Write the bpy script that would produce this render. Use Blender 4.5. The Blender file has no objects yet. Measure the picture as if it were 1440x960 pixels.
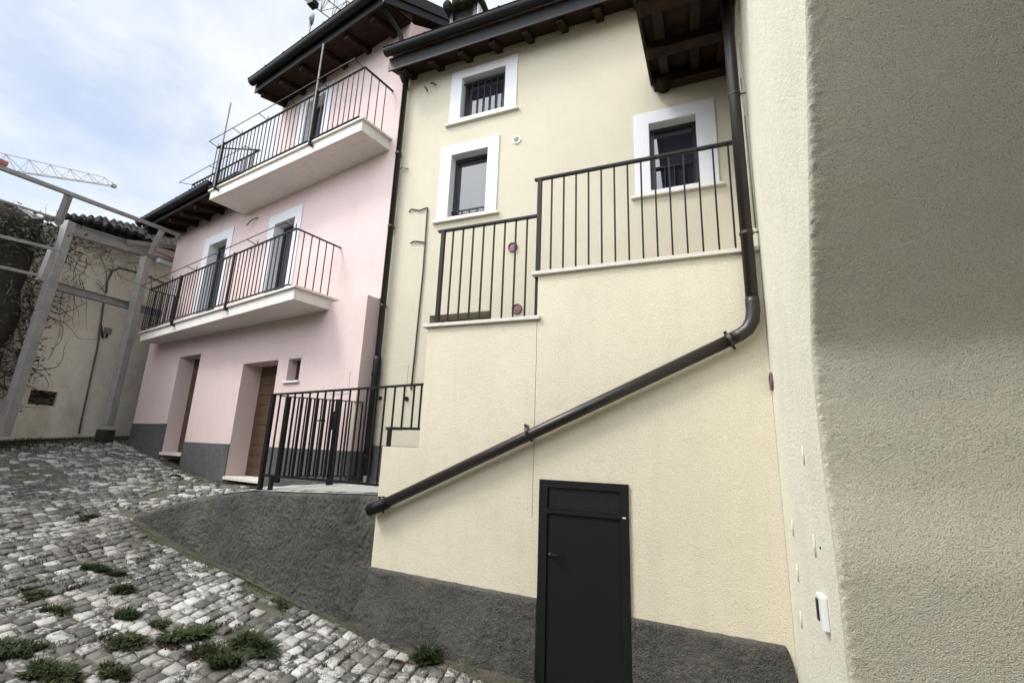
import bpy, math, random
from mathutils import Vector, Matrix, noise
random.seed(7)
R = math.radians
scene = bpy.context.scene
COL = scene.collection
# ------------------------------------------------------------------ camera model
FO, TH, RO, AZ = 652.0, R(13.05), R(-2.12), R(22.4)
def ray(x, y):
    x2 = (x-720)/FO; y2 = -(y-480)/FO
    cr, sr = math.cos(RO), math.sin(RO)
    X = cr*x2+sr*y2; Yc = -sr*x2+cr*y2
    fw = math.cos(TH)-Yc*math.sin(TH); u = math.sin(TH)+Yc*math.cos(TH); r = X
    return Vector((r*math.cos(AZ)-fw*math.sin(AZ), r*math.sin(AZ)+fw*math.cos(AZ), u))
def onY(x, y, Y):
    d = ray(x, y); return d*(Y/d.y)
def onX(x, y, X):
    d = ray(x, y); return d*(X/d.x)
def onZ(x, y, Z):
    d = ray(x, y); return d*(Z/d.z)
class Frame:
    """vertical facade frame: s along the wall, n out of it, z up"""
    def __init__(self, o, u, n):
        self.o, self.u, self.n = Vector(o), Vector(u).normalized(), Vector(n).normalized()
    def __call__(self, s, n, z):
        p = self.o+self.u*s+self.n*n; return Vector((p.x, p.y, z))
    def px(self, x, y, n=0.0):
        d = ray(x, y); t = (self.o.dot(self.n)+n)/d.dot(self.n); p = d*t
        return (p-self.o).dot(self.u), p.z
D0, D1 = 4.0, 5.2
b = R(10.9)
PK = Frame((-4.2, 5.2, 0), (-math.cos(b), math.sin(b), 0), (-math.sin(b), -math.cos(b), 0))
F0 = Frame((0, D0, 0), (1, 0, 0), (0, -1, 0))
F1 = Frame((0, D1, 0), (1, 0, 0), (0, -1, 0))
WL = Frame((-12.67, 7.05, 0), (-.274, .9617, 0), (.9617, .274, 0))
XR = .505
# ------------------------------------------------------------------ materials
def nt(name):
    m = bpy.data.materials.new(name); m.use_nodes = True
    t = m.node_tree; bs = t.nodes['Principled BSDF']; return m, t, bs
def N(t, kind, **kw):
    n = t.nodes.new(kind)
    for k, v in kw.items():
        if k in n.inputs: n.inputs[k].default_value = v
        else: setattr(n, k, v)
    return n
def L(t, a, ao, b_, bi): t.links.new(a.outputs[ao], b_.inputs[bi])
def coords(t, scale=(1, 1, 1)):
    c = N(t, 'ShaderNodeTexCoord'); mp = N(t, 'ShaderNodeMapping'); mp.inputs['Scale'].default_value = scale
    L(t, c, 'Object', mp, 'Vector'); return mp
def noise_n(t, mp, scale, detail=4, rough=.6, dist=0):
    n = N(t, 'ShaderNodeTexNoise'); n.inputs['Scale'].default_value = scale
    n.inputs['Detail'].default_value = detail; n.inputs['Roughness'].default_value = rough
    n.inputs['Distortion'].default_value = dist
    L(t, mp, 'Vector', n, 'Vector'); return n
def ramp(t, src, out, stops):
    r = N(t, 'ShaderNodeValToRGB'); e = r.color_ramp.elements
    while len(e) < len(stops): e.new(.5)
    for i, (p, c) in enumerate(stops):
        e[i].position = p; e[i].color = (c if len(c) == 4 else (*c, 1))
    L(t, src, out, r, 'Fac'); return r
def mix(t, fac, a, b_, mode='MIX'):
    m = N(t, 'ShaderNodeMix', data_type='RGBA', blend_type=mode)
    for sock, v in ((0, fac), (6, a), (7, b_)):
        if isinstance(v, tuple) and len(v) == 2 and hasattr(v[0], 'outputs'): t.links.new(v[0].outputs[v[1]], m.inputs[sock])
        elif isinstance(v, (int, float)): m.inputs[sock].default_value = v
        else: m.inputs[sock].default_value = (*v, 1)
    return m
def stucco(name, col, grain=160, bump=.5, dist=.003, blotch=.12, stain=None, speck=.12, sz=(3.2, 3.2, .5)):
    m, t, bs = nt(name); mp = coords(t)
    big = noise_n(t, mp, 1.1, 5, .6, .3); med = noise_n(t, mp, 9, 4, .6)
    g = noise_n(t, mp, grain, 3, .55); g2 = noise_n(t, mp, grain*.33, 3, .6)
    d = tuple(c*(1-blotch) for c in col); l = tuple(min(1, c*(1+blotch*.6)) for c in col)
    r1 = ramp(t, big, 'Fac', [(.3, d), (.7, l)])
    m1 = mix(t, .35, (r1, 'Color'), (ramp(t, med, 'Fac', [(.3, d), (.75, l)]), 'Color'))
    sp = ramp(t, g, 'Fac', [(.28, (1-speck*2.2,)*3), (.5, (1, 1, 1))])
    m2 = mix(t, 1.0, (m1, 2), (sp, 'Color'), 'MULTIPLY'); last = m2
    if stain:
        st = N(t, 'ShaderNodeMapping'); st.inputs['Scale'].default_value = sz
        c = N(t, 'ShaderNodeTexCoord'); L(t, c, 'Object', st, 'Vector')
        sn = noise_n(t, st, 1.6, 6, .65, .4)
        sr = ramp(t, sn, 'Fac', [(.5, (0, 0, 0)), (.72, (1, 1, 1))])
        mm = N(t, 'ShaderNodeMath', operation='MULTIPLY'); mm.inputs[1].default_value = stain[1]
        L(t, sr, 'Color', mm, 0)
        last = mix(t, (mm, 0), (m2, 2), stain[0])
    L(t, last, 2, bs, 'Base Color'); bs.inputs['Roughness'].default_value = .92
    bs.inputs['Specular IOR Level'].default_value = .25
    ad = N(t, 'ShaderNodeMath', operation='MULTIPLY_ADD'); ad.inputs[1].default_value = .6
    L(t, g2, 'Fac', ad, 0); L(t, g, 'Fac', ad, 2)
    ad2 = N(t, 'ShaderNodeMath', operation='MULTIPLY_ADD'); ad2.inputs[1].default_value = .7
    L(t, med, 'Fac', ad2, 0); L(t, ad, 0, ad2, 2)
    bp = N(t, 'ShaderNodeBump'); bp.inputs['Strength'].default_value = bump; bp.inputs['Distance'].default_value = dist
    L(t, ad2, 0, bp, 'Height'); L(t, bp, 'Normal', bs, 'Normal')
    return m
def plain(name, col, rough=.6, metal=0, var=.15, scale=12, bump=0, spec=.5, dist=.002):
    m, t, bs = nt(name); mp = coords(t); n = noise_n(t, mp, scale, 5, .6)
    d = tuple(c*(1-var) for c in col); l = tuple(min(1, c*(1+var)) for c in col)
    r = ramp(t, n, 'Fac', [(.3, d), (.7, l)]); L(t, r, 'Color', bs, 'Base Color')
    bs.inputs['Roughness'].default_value = rough; bs.inputs['Metallic'].default_value = metal
    bs.inputs['Specular IOR Level'].default_value = spec
    if bump:
        n2 = noise_n(t, mp, scale*6, 4, .6)
        bp = N(t, 'ShaderNodeBump'); bp.inputs['Strength'].default_value = bump; bp.inputs['Distance'].default_value = dist
        L(t, n2, 'Fac', bp, 'Height'); L(t, bp, 'Normal', bs, 'Normal')
    return m
M = {}
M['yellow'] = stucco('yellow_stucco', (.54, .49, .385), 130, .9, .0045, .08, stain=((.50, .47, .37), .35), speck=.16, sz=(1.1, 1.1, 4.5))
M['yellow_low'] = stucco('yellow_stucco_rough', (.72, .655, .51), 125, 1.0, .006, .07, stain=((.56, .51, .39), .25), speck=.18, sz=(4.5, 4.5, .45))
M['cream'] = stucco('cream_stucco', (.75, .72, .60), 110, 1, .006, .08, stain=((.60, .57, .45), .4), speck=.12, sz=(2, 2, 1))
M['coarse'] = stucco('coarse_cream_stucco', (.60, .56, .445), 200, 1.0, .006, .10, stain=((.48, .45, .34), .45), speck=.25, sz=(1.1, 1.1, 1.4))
M['pink'] = stucco('pink_stucco', (.62, .49, .468), 110, .6, .003, .07, stain=((.52, .41, .385), .3), sz=(2.6, 2.6, .5))
M['pink_reveal'] = M['pink']
M['white'] = stucco('white_plaster', (.62, .62, .64), 150, .2, .001, .03, speck=.03)
M['slab'] = stucco('balcony_plaster', (.66, .62, .58), 140, .2, .001, .06, speck=.05, stain=((.46, .42, .38), .5), sz=(6, 6, .8))
M['plinth'] = stucco('grey_roughcast', (.100, .095, .088), 85, 1.0, .014, .55, stain=((.15, .14, .11), .55), speck=.42, sz=(1.3, 1.3, 1.1))
M['plinth_blue'] = stucco('grey_plinth_stucco', (.10, .10, .10), 60, 1, .01, .35, speck=.34)
M['oldwall'] = stucco('old_weathered_plaster', (.84, .79, .68), 60, .6, .006, .14, stain=((.48, .41, .30), .6), sz=(.9, .9, .8))
M['darkstone'] = stucco('dark_stone', (.045, .04, .032), 18, 1, .03, .4, stain=((.03, .03, .025), .9))  # near-black base colour for ruin, gap masonry and footing
M['stone'] = plain('travertine', (.60, .56, .50), .7, 0, .12, 30, .3)
M['steel'] = plain('galvanised_steel', (.27, .265, .25), .7, .0, .18, 6, .15)
M['black'] = plain('black_painted_iron', (.006, .006, .007), .5, .0, .2, 20, spec=.25)
M['door'] = plain('black_powder_coat', (.0065, .0075, .008), .5, 0, .15, 8, .1, spec=.3)
M['vent'] = plain('dark_mesh_metal', (.022, .024, .025), .45, 0, .2, 30)
M['pipe'] = plain('dark_brown_metal', (.022, .016, .015), .36, .1, .25, 5)
M['gutter'] = plain('dark_grey_sheet_metal', (.008, .008, .008), .5, 0, .25, 6, spec=.25)
M['wood'] = plain('dark_stained_timber', (.020, .010, .005), .75, 0, .5, 9, .4, spec=.15)
M['roof'] = plain('terracotta_roof_tile', (.16, .09, .06), .85, 0, .4, 8, .6)
M['oldroof'] = plain('old_mossy_roof_tile', (.022, .02, .018), .95, 0, .7, 10, .8, spec=.2)
M['moss'] = plain('green_moss_tile', (.018, .020, .010), .95, 0, .6, 14, .8, spec=.1)
M['copper'] = plain('reddish_plastic', (.15, .07, .075), .35, .3, .35, 40)
M['plastic'] = plain('white_plastic', (.72, .74, .74), .4, 0, .03, 10)
M['greyp'] = plain('grey_cable', (.22, .22, .20), .6, 0, .15, 20)
M['cable'] = plain('dark_cable', (.03, .022, .018), .6, 0, .3, 20)
M['frame'] = plain('dark_window_frame', (.018, .016, .015), .35, 0, .2, 12)
M['concrete'] = stucco('pale_concrete', (.44, .43, .41), 60, .6, .004, .18, stain=((.25, .25, .23), .6))
M['crane'] = plain('crane_steel', (.42, .38, .36), .6, 0, .2, 3)
M['crane_red'] = plain('crane_red', (.35, .10, .09), .6, 0, .2, 3)
M['dish'] = plain('blue_grey_dish', (.04, .07, .12), .6, 0, .15, 10)
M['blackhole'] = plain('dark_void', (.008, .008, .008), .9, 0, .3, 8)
M['bark'] = plain('dry_vine_stem', (.13, .11, .085), .9, 0, .45, 30)
M['brick'] = plain('exposed_rubble', (.10, .085, .065), .9, 0, .6, 22, 1, dist=.02)
def leafmat(name, cols, rough=.6):
    m, t, bs = nt(name); g = N(t, 'ShaderNodeNewGeometry')
    r = ramp(t, g, 'Random Per Island', [(i/(len(cols)-1), c) for i, c in enumerate(cols)])
    L(t, r, 'Color', bs, 'Base Color'); bs.inputs['Roughness'].default_value = rough
    bs.inputs['Specular IOR Level'].default_value = .3
    return m
M['grass'] = leafmat('weed_blades', [(.010, .018, .005), (.022, .036, .010), (.035, .05, .014), (.07, .085, .03)])
M['dry'] = leafmat('dry_moss', [(.06, .026, .018), (.04, .035, .015), (.09, .055, .035)])
M['ivy'] = leafmat('dull_creeper_leaves', [(.02, .024, .012), (.045, .045, .025), (.10, .095, .07), (.17, .16, .13)])
def glass():
    m, t, bs = nt('window_glass'); bs.inputs['Base Color'].default_value = (.02, .022, .03, 1)
    bs.inputs['Roughness'].default_value = .03; bs.inputs['Specular IOR Level'].default_value = 1; bs.inputs['IOR'].default_value = 1.75; bs.inputs['Specular IOR Level'].default_value = .7
    mp = coords(t); n = noise_n(t, mp, 1.2, 2); bp = N(t, 'ShaderNodeBump'); bp.inputs['Strength'].default_value = .03
    L(t, n, 'Fac', bp, 'Height'); L(t, bp, 'Normal', bs, 'Normal'); return m
M['glass'] = glass()
def planks(name, c1, c2, pitch, axis='Z'):
    m, t, bs = nt(name); mp = coords(t)
    sx = N(t, 'ShaderNodeSeparateXYZ'); L(t, mp, 'Vector', sx, 0)
    st = N(t, 'ShaderNodeMapping'); st.inputs['Scale'].default_value = (1, 1, 14)
    c = N(t, 'ShaderNodeTexCoord'); L(t, c, 'Object', st, 'Vector'); n = noise_n(t, st, 4, 6, .65, .8)
    r = ramp(t, n, 'Fac', [(.3, c1), (.75, c2)])
    L(t, r, 'Color', bs, 'Base Color'); bs.inputs['Roughness'].default_value = .5
    bp = N(t, 'ShaderNodeBump'); bp.inputs['Strength'].default_value = .2; bp.inputs['Distance'].default_value = .002
    L(t, n, 'Fac', bp, 'Height'); L(t, bp, 'Normal', bs, 'Normal'); return m
M['plank'] = planks('brown_door_boards', (.045, .022, .011), (.10, .052, .026), .17)
def cobble_mat():
    m, t, bs = nt('cobble_stone'); mp = coords(t)
    at = N(t, 'ShaderNodeAttribute'); at.attribute_name = 'tone'
    sx = N(t, 'ShaderNodeSeparateColor'); L(t, at, 'Color', sx, 0)
    n1 = noise_n(t, mp, 19, 9, .75, .6); n2 = noise_n(t, mp, 60, 4, .6)
    a = N(t, 'ShaderNodeMath', operation='MULTIPLY_ADD'); a.inputs[1].default_value = 1.15
    L(t, n1, 'Fac', a, 0); L(t, sx, 0, a, 2)
    f = ramp(t, a, 0, [(.90, (0, 0, 0)), (1.0, (1, 1, 1))])
    dk = mix(t, (sx, 1), (.028, .028, .03), (.095, .09, .085))
    dk2 = mix(t, .5, (dk, 2), (ramp(t, n2, 'Fac', [(.3, (.04, .038, .036)), (.7, (.20, .19, .175))]), 'Color'))
    wt = mix(t, (sx, 2), (.38, .37, .345), (.62, .605, .58))
    wt2 = mix(t, .35, (wt, 2), (ramp(t, n2, 'Fac', [(.25, (.25, .24, .22)), (.6, (.72, .70, .68))]), 'Color'))
    c0_ = mix(t, (f, 'Color'), (dk2, 2), (wt2, 2)); n3 = noise_n(t, mp, 2.3, 5, .6)
    df = ramp(t, n3, 'Fac', [(.38, (.08, .08, .08)), (.72, (.75, .75, .75))]); c = mix(t, (df, 'Color'), (c0_, 2), (.19, .175, .145)); L(t, c, 2, bs, 'Base Color')
    bs.inputs['Roughness'].default_value = .75; bs.inputs['Specular IOR Level'].default_value = .35
    bp = N(t, 'ShaderNodeBump'); bp.inputs['Strength'].default_value = .9; bp.inputs['Distance'].default_value = .009
    L(t, n1, 'Fac', bp, 'Height'); L(t, bp, 'Normal', bs, 'Normal'); return m
M['cobble'] = cobble_mat()
def soil_mat():
    m, t, bs = nt('joint_soil'); mp = coords(t); n = noise_n(t, mp, 5, 8, .7); n2 = noise_n(t, mp, 70, 4, .6)
    r = ramp(t, n, 'Fac', [(.35, (.06, .052, .04)), (.5, (.11, .10, .075)), (.62, (.05, .056, .028)), (.8, (.19, .17, .135))])
    L(t, r, 'Color', bs, 'Base Color'); bs.inputs['Roughness'].default_value = .95
    bp = N(t, 'ShaderNodeBump'); bp.inputs['Strength'].default_value = 1; bp.inputs['Distance'].default_value = .01
    L(t, n2, 'Fac', bp, 'Height'); L(t, bp, 'Normal', bs, 'Normal'); return m
M['soil'] = soil_mat()
M['dirt'] = stucco('sandy_dirt', (.085, .077, .056), 55, 1, .012, .5, stain=((.035, .05, .018), .9), speck=.3, sz=(2.2, 2.2, 2.2))
def hill_mat():
    m, t, bs = nt('hazy_hillside'); mp = coords(t); n = noise_n(t, mp, .05, 8, .7)
    r = ramp(t, n, 'Fac', [(.35, (.10, .12, .15)), (.65, (.26, .28, .30))]); L(t, r, 'Color', bs, 'Base Color')
    bs.inputs['Roughness'].default_value = 1; return m
M['hill'] = hill_mat()
# ------------------------------------------------------------------ mesh helpers
class MB:
    def __init__(s): s.v = []; s.f = []
    def add(s, vs, fs):
        o = len(s.v); s.v += [tuple(v) for v in vs]; s.f += [tuple(i+o for i in f) for f in fs]; return s
    def hexa(s, p):  # 8 points: bottom 4 ccw, top 4
        return s.add(p, [(0, 3, 2, 1), (4, 5, 6, 7), (0, 1, 5, 4), (1, 2, 6, 5), (2, 3, 7, 6), (3, 0, 4, 7)])
    def box(s, x0, x1, y0, y1, z0, z1):
        return s.hexa([(x0, y0, z0), (x1, y0, z0), (x1, y1, z0), (x0, y1, z0), (x0, y0, z1), (x1, y0, z1), (x1, y1, z1), (x0, y1, z1)])
    def fbox(s, F, s0, s1, n0, n1, z0, z1):
        return s.hexa([F(s0, n0, z0), F(s1, n0, z0), F(s1, n1, z0), F(s0, n1, z0), F(s0, n0, z1), F(s1, n0, z1), F(s1, n1, z1), F(s0, n1, z1)])
    def bar(s, a, b_, w, h, up=Vector((0, 0, 1))):
        a, b_ = Vector(a), Vector(b_); d = (b_-a).normalized()
        x = d.cross(up)
        if x.length < 1e-4: x = d.cross(Vector((0, 1, 0)))
        x.normalize(); y = x.cross(d).normalized(); x = x*w/2; y = y*h/2
        return s.hexa([a-x-y, a+x-y, b_+x-y, b_-x-y, a-x+y, a+x+y, b_+x+y, b_-x+y])
    def tube(s, pts, r, n=10, caps=True):
        pts = [Vector(p) for p in pts]; rs = r if isinstance(r, (list, tuple)) else [r]*len(pts)
        o = len(s.v); ref = None
        for i, p in enumerate(pts):
            d = (pts[min(i+1, len(pts)-1)]-pts[max(i-1, 0)]).normalized()
            if ref is None:
                ref = d.cross(Vector((0, 0, 1)))
                if ref.length < .05: ref = d.cross(Vector((0, 1, 0)))
            x = (ref-d*ref.dot(d)).normalized(); ref = x; y = d.cross(x)
            for k in range(n):
                a = 2*math.pi*k/n; s.v.append(tuple(p+(x*math.cos(a)+y*math.sin(a))*rs[i]))
        for i in range(len(pts)-1):
            for k in range(n):
                k2 = (k+1) % n; s.f.append((o+i*n+k, o+i*n+k2, o+(i+1)*n+k2, o+(i+1)*n+k))
        if caps:
            s.f.append(tuple(o+k for k in range(n))[::-1]); s.f.append(tuple(o+(len(pts)-1)*n+k for k in range(n)))
        return s
    def prism(s, poly, off):  # poly: 3d points; extrude by off vector
        off = Vector(off); n = len(poly); a = [Vector(p) for p in poly]; c = [p+off for p in a]
        return s.add(a+c, [tuple(range(n))[::-1], tuple(range(n, 2*n))]+[(i, (i+1) % n, (i+1) % n+n, i+n) for i in range(n)])
    def cells(s, F, ss, zs, solid, n0, n1):
        """wall with openings made of s/z cells; n1 = outer face"""
        ss = sorted(set(round(x, 4) for x in ss)); zs = sorted(set(round(x, 4) for x in zs))
        ok = {}
        for i in range(len(ss)-1):
            for j in range(len(zs)-1):
                ok[i, j] = solid((ss[i]+ss[i+1])/2, (zs[j]+zs[j+1])/2)
        for (i, j), v in ok.items():
            if not v: continue
            a, c, d, e = ss[i], ss[i+1], zs[j], zs[j+1]
            for nn in (n0, n1): s.add([F(a, nn, d), F(c, nn, d), F(c, nn, e), F(a, nn, e)], [(0, 1, 2, 3)])
            for (di, dj, q) in ((-1, 0, (a, d, a, e)), (1, 0, (c, d, c, e)), (0, -1, (a, d, c, d)), (0, 1, (a, e, c, e))):
                if not ok.get((i+di, j+dj), False):
                    s.add([F(q[0], n0, q[1]), F(q[2], n0, q[3]), F(q[2], n1, q[3]), F(q[0], n1, q[1])], [(0, 1, 2, 3)])
        return s
    def build(s, name, mat, parent=None, smooth=False, bevel=0, weld=False, recalc=True):
        me = bpy.data.meshes.new(name); me.from_pydata(s.v, [], s.f); me.update()
        if weld or recalc:
            import bmesh
            bm = bmesh.new(); bm.from_mesh(me)
            if weld: bmesh.ops.remove_doubles(bm, verts=bm.verts, dist=1e-4)
            if recalc: bmesh.ops.recalc_face_normals(bm, faces=bm.faces)
            bm.to_mesh(me); bm.free()
        if smooth:
            me.polygons.foreach_set('use_smooth', [True]*len(me.polygons))
        me.materials.append(mat)
        o = bpy.data.objects.new(name, me); COL.objects.link(o)
        if parent is not None: o.parent = parent; o.matrix_parent_inverse = Matrix.Translation(parent.location).inverted() if parent.type == 'EMPTY' else Matrix()
        if bevel:
            bv = o.modifiers.new('bevel', 'BEVEL'); bv.width = bevel; bv.segments = 2; bv.limit_method = 'ANGLE'
        return o
def thing(name, label, cat, loc=(0, 0, 0), group=None):
    o = bpy.data.objects.new(name, None); COL.objects.link(o); o.location = loc; o.empty_display_size = .1
    return tag(o, label, cat, group)
def tag(o, label, cat, group=None):
    o['label'] = label; o['category'] = cat
    if group: o['group'] = group
    return o
def structure(o, kind='structure', label=None, cat=None):
    o['kind'] = kind
    if label: o['label'] = label
    if cat: o['category'] = cat
    return o
def interp(x, pts):
    pts = sorted(pts)
    if x <= pts[0][0]: return pts[0][1]
    for (a, p), (c, q) in zip(pts, pts[1:]):
        if x <= c: return p+(q-p)*(x-a)/(c-a)
    return pts[-1][1]
def nz(x, y, z=0, sc=1): return noise.noise(Vector((x*sc, y*sc, z*sc)))
# ------------------------------------------------------------------ ground heights
HP = [(60, -3.5), (3, -1.97), (0, -1.9), (-1.31, -1.80), (-2.65, -1.77), (-3.87, -1.63), (-4.33, -1.56), (-4.93, -1.46), (-5.57, -1.38), (-6.17, -1.28),
      (-6.64, -1.19), (-6.95, -1.12), (-7.5, -1.01), (-8.2, -.88), (-8.8, -.77), (-9.8, -.57), (-11.4, -.3), (-12.5, -.08), (-14, .1), (-60, 4)]
TP = [(-2.9, -.50), (-4.9, -.59), (-5.35, -.65), (-5.77, -.72), (-6.23, -.83), (-6.6, -.93), (-6.95, -1.03), (-7.4, -.99), (-8.2, -.87), (-8.8, -.77), (-9.8, -.57), (-11.4, -.3), (-12.5, -.08), (-14, .1), (-60, 4)]
PB = [(-3, -.47), (-4.2, -.5), (-5.2, -.6), (-6.2, -.67), (-7.38, -.70), (-8.8, -.575), (-9.8, -.43), (-11.4, -.2), (-12.5, -.03), (-14, .1), (-60, 4)]
def yback(X): return 5.2 if X > -4.2 else 5.2+(-4.2-X)*math.tan(b)-.2
YF = [(-3, 4.05), (-4.33, 4.07), (-4.93, 4.10), (-6.2, 4.15), (-6.95, 4.17), (-60, 4.17)]
def zg(X, Y):
    yf = interp(X, YF)+.08
    if Y <= yf or X > -2.9:
        z = interp(X, HP)
        if X > -7.0 or Y <= yf-1.2: return z
    if X <= -6.95 and Y < yf: return interp(X, HP)
    fr = interp(X, TP)
    t = min(1, max(0, (Y-yf)/(yback(X)-yf))); return fr+(interp(X, PB)-fr)*t
# ------------------------------------------------------------------ ground sheet
def lin(a, c, n): return [a+(c-a)*i/n for i in range(n+1)]
xs = lin(-400, -60, 6)[:-1]+lin(-60, -16, 12)[:-1]+lin(-16, 3, 190)[:-1]+lin(3, 60, 10)[:-1]+lin(60, 400, 6)
ys = lin(-400, -30, 6)[:-1]+lin(-30, -4, 10)[:-1]+lin(-4, 3.9, 80)[:-1]+[3.9, 4.0, 4.1, 4.17, 4.26, 4.3, 4.4]+lin(4.5, 9, 40)+lin(10, 60, 8)+lin(80, 400, 5)
g = MB(); nx = len(xs); g.v = [(x, y, zg(x, y)-.018+.006*nz(x, y, 0, 4)) for y in ys for x in xs]
g.f = [(j*nx+i, j*nx+i+1, (j+1)*nx+i+1, (j+1)*nx+i) for j in range(len(ys)-1) for i in range(nx-1)]
structure(g.build('ground', M['soil'], smooth=True, recalc=False))
# cobbles
def cobbles():
    vs = []; fs = []; tones = []
    a, c = .122, .145; wx, wy = -.23, .973
    base = [(-1, -.86), (-.88, -1), (.86, -1), (1, -.88), (1, .86), (.87, 1), (-.86, 1), (-1, .87)]
    for i in range(-130, 34):
        off = random.random()
        for j in range(-22, 62):
            u = (i+.9*nz(i*.05, j*.07, 3)+.16*nz(i*.4, j*.3, 8)+random.uniform(-.04, .04))*a; w = (j+off+.25*nz(i*.3, j*.2, 12)+random.uniform(-.05, .05))*c
            X = u+w*wx-.6; Y = w*wy
            if X < -13.3 or X > .45 or Y < -1.8: continue
            yf = interp(X, YF)
            if X > -3.15 and Y > 3.93: continue
            if X > -6.9 and yf-.065 < Y < yf+.34: continue
            if X > -5.3 and Y > yf: continue
            if Y > yback(X)-.08: continue
            if (Vector((X, Y, 0))-WL.o).dot(WL.n) < .35: continue
            gap = nz(X, Y, 3, 1.1)
            if gap > .45 and random.random() < .4: continue
            cx, cy, cz = X, Y, zg(X, Y)+.012*nz(X, Y, 9, 1.6)+random.uniform(-.004, .004)
            hx = a*.5*random.uniform(.86, 1.0); hy = c*.5*random.uniform(.80, .985)
            rot = random.gauss(0, .06)+.16*nz(X, Y, 0, .8); cr, sr = math.cos(rot), math.sin(rot)
            k1, k2 = random.uniform(-.17, .17), random.uniform(-.17, .17)
            tx, ty = random.gauss(0, .035), random.gauss(0, .035)
            rj = [random.uniform(.88, 1.03) for _ in base]
            o = len(vs)
            for (sc, dz) in ((1.0, -.035), (.985, -.002), (.945, .0025)):
                for q, (px, py) in enumerate(base):
                    lx = px*hx*sc*rj[q]*(1+k1*py); ly = py*hy*sc*rj[q]*(1+k2*px)
                    gx_ = lx*cr-ly*sr; gy_ = lx*sr+ly*cr; gx_ += gy_*wx*.8
                    X2, Y2 = cx+gx_, cy+gy_
                    vs.append((X2, Y2, cz+dz+(interp(X2, HP)-interp(cx, HP) if Y < yf else max(-.03, min(.03, zg(X2, Y)-zg(cx, Y))))+lx*tx+ly*ty))
            vs.append((cx, cy, cz+.003))
            for ring in range(2):
                for q in range(8):
                    q2 = (q+1) % 8; fs.append((o+ring*8+q, o+ring*8+q2, o+ring*8+8+q2, o+ring*8+8+q))
            for q in range(8): fs.append((o+16+q, o+16+(q+1) % 8, o+24))
            patch = .5+.9*nz(X, Y, 7, .55)+.25*nz(X, Y, 17, 1.9)
            white = interp(Y, [(-2, .2), (1.0, .35), (2.2, .7), (3.0, 1.), (4, 1.)])*interp(X, [(-13, .35), (-9, .45), (-7, .7), (-5, .95), (-3, 1)])
            if Y > yf+.2: white = .7; patch = .8
            rnd = random.random()
            if rnd < .36*(.45+patch)*white: tn = random.uniform(.38, .54)
            elif rnd < .84: tn = random.uniform(.24, .40)*(.85+.25*patch*white)
            else: tn = random.uniform(.0, .22)
            tones += [(tn, random.random(), random.random(), 1)]*25
    me = bpy.data.meshes.new('cobbled_street'); me.from_pydata(vs, [], fs); me.update()
    at = me.color_attributes.new('tone', 'FLOAT_COLOR', 'POINT')
    at.data.foreach_set('color', [x for tt in tones for x in tt])
    me.polygons.foreach_set('use_smooth', [True]*len(me.polygons))
    me.materials.append(M['cobble']); o = bpy.data.objects.new('cobbled_street', me); COL.objects.link(o); structure(o)
cobbles()
# landing paving behind the low wall
lp = MB()
gx = lin(-5.45, -2.95, 25); gy = lin(0, 1, 12)
o_ = len(lp.v)
for t in gy:
    for x in gx:
        yf = interp(x, YF)+.04; y = yf+(yback(x)+.1-yf)*t; lp.v.append((x, y, interp(x, TP)+(interp(x, PB)-interp(x, TP))*t+.012+.004*nz(x, y, 0, 3)))
n_ = len(gx); lp.f = [(j*n_+i, j*n_+i+1, (j+1)*n_+i+1, (j+1)*n_+i) for j in range(12) for i in range(25)]
structure(lp.build('landing_pavement', M['concrete'], smooth=True, recalc=False))
# ------------------------------------------------------------------ retaining wall
rw = MB(); NS = 420; XS = lin(-2.955, -7.05, NS)
def rough(x, z, k=1.0): return k*(.012*nz(x, z, 0, 3)+.007*nz(x, z, 4, 14)+.010*nz(x, z, 8, 34)+.004*nz(x, z, 3, 70))
for x in XS:
    top = interp(x, TP)+.012; bot = -2.0; yf = interp(x, YF)-.04; taper = min(1, max(.0, (x+7.05)/.5)); lean = .07; pts = []
    for k in range(111):
        t = k/110; pts.append((yf+lean*t, bot+(top-.05-bot)*t))
    pts += [(yf+lean+.008, top-.022), (yf+lean+.022, top-.006), (yf+lean+.045, top), (yf+lean+.12, top+.004), (yf+lean+.24*max(.3, taper), top+.002), (yf+lean+.24*max(.3, taper), top-.6)]
    prof_n = len(pts)
    for k, (y, z) in enumerate(pts):
        d = rough(x, z); rw.v.append((x, y+(d if k < 113 else 0), z+(.5*d if k >= 111 else 0)))
rw.f = [(i*prof_n+k, i*prof_n+k+1, (i+1)*prof_n+k+1, (i+1)*prof_n+k) for i in range(NS) for k in range(prof_n-1)]
rw.f += [tuple(range(prof_n)), tuple(NS*prof_n+k for k in range(prof_n))[::-1]]
tag(rw.build('retaining_wall', M['plinth'], smooth=True), 'low dark grey roughcast retaining wall tapering down into the cobbles', 'retaining wall')
sf_ = MB(); FX = lin(-1.36, -7.0, 280)
for x in FX:
    yf = (interp(x, YF)-.04 if x < -3 else 3.975); z = zg(x, yf-.2); wd_ = .03+.05*nz(x, 1, 0, 1.5)+.02*nz(x, 1, 0, 7)+(.12 if x > -2.6 else 0)*min(1, (x+2.6) if x > -2.6 else 0); h_ = .022+.03*nz(x, 5, 0, 3)+.012*nz(x, 5, 0, 19)
    for (dy, dz) in ((.10, h_+.02), (.02, h_), (-.02, h_*.55), (-wd_*.4, h_*.22), (-wd_, .006), (-wd_-.05, -.03)):
        sf_.v.append((x, yf+dy, z+dz+.010*nz(x, dy*3, 2, 22)))
sf_.f = [(i*6+k, i*6+k+1, (i+1)*6+k+1, (i+1)*6+k) for i in range(280) for k in range(5)]
structure(sf_.build('soil_edge', M['dirt'], smooth=True))
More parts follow.
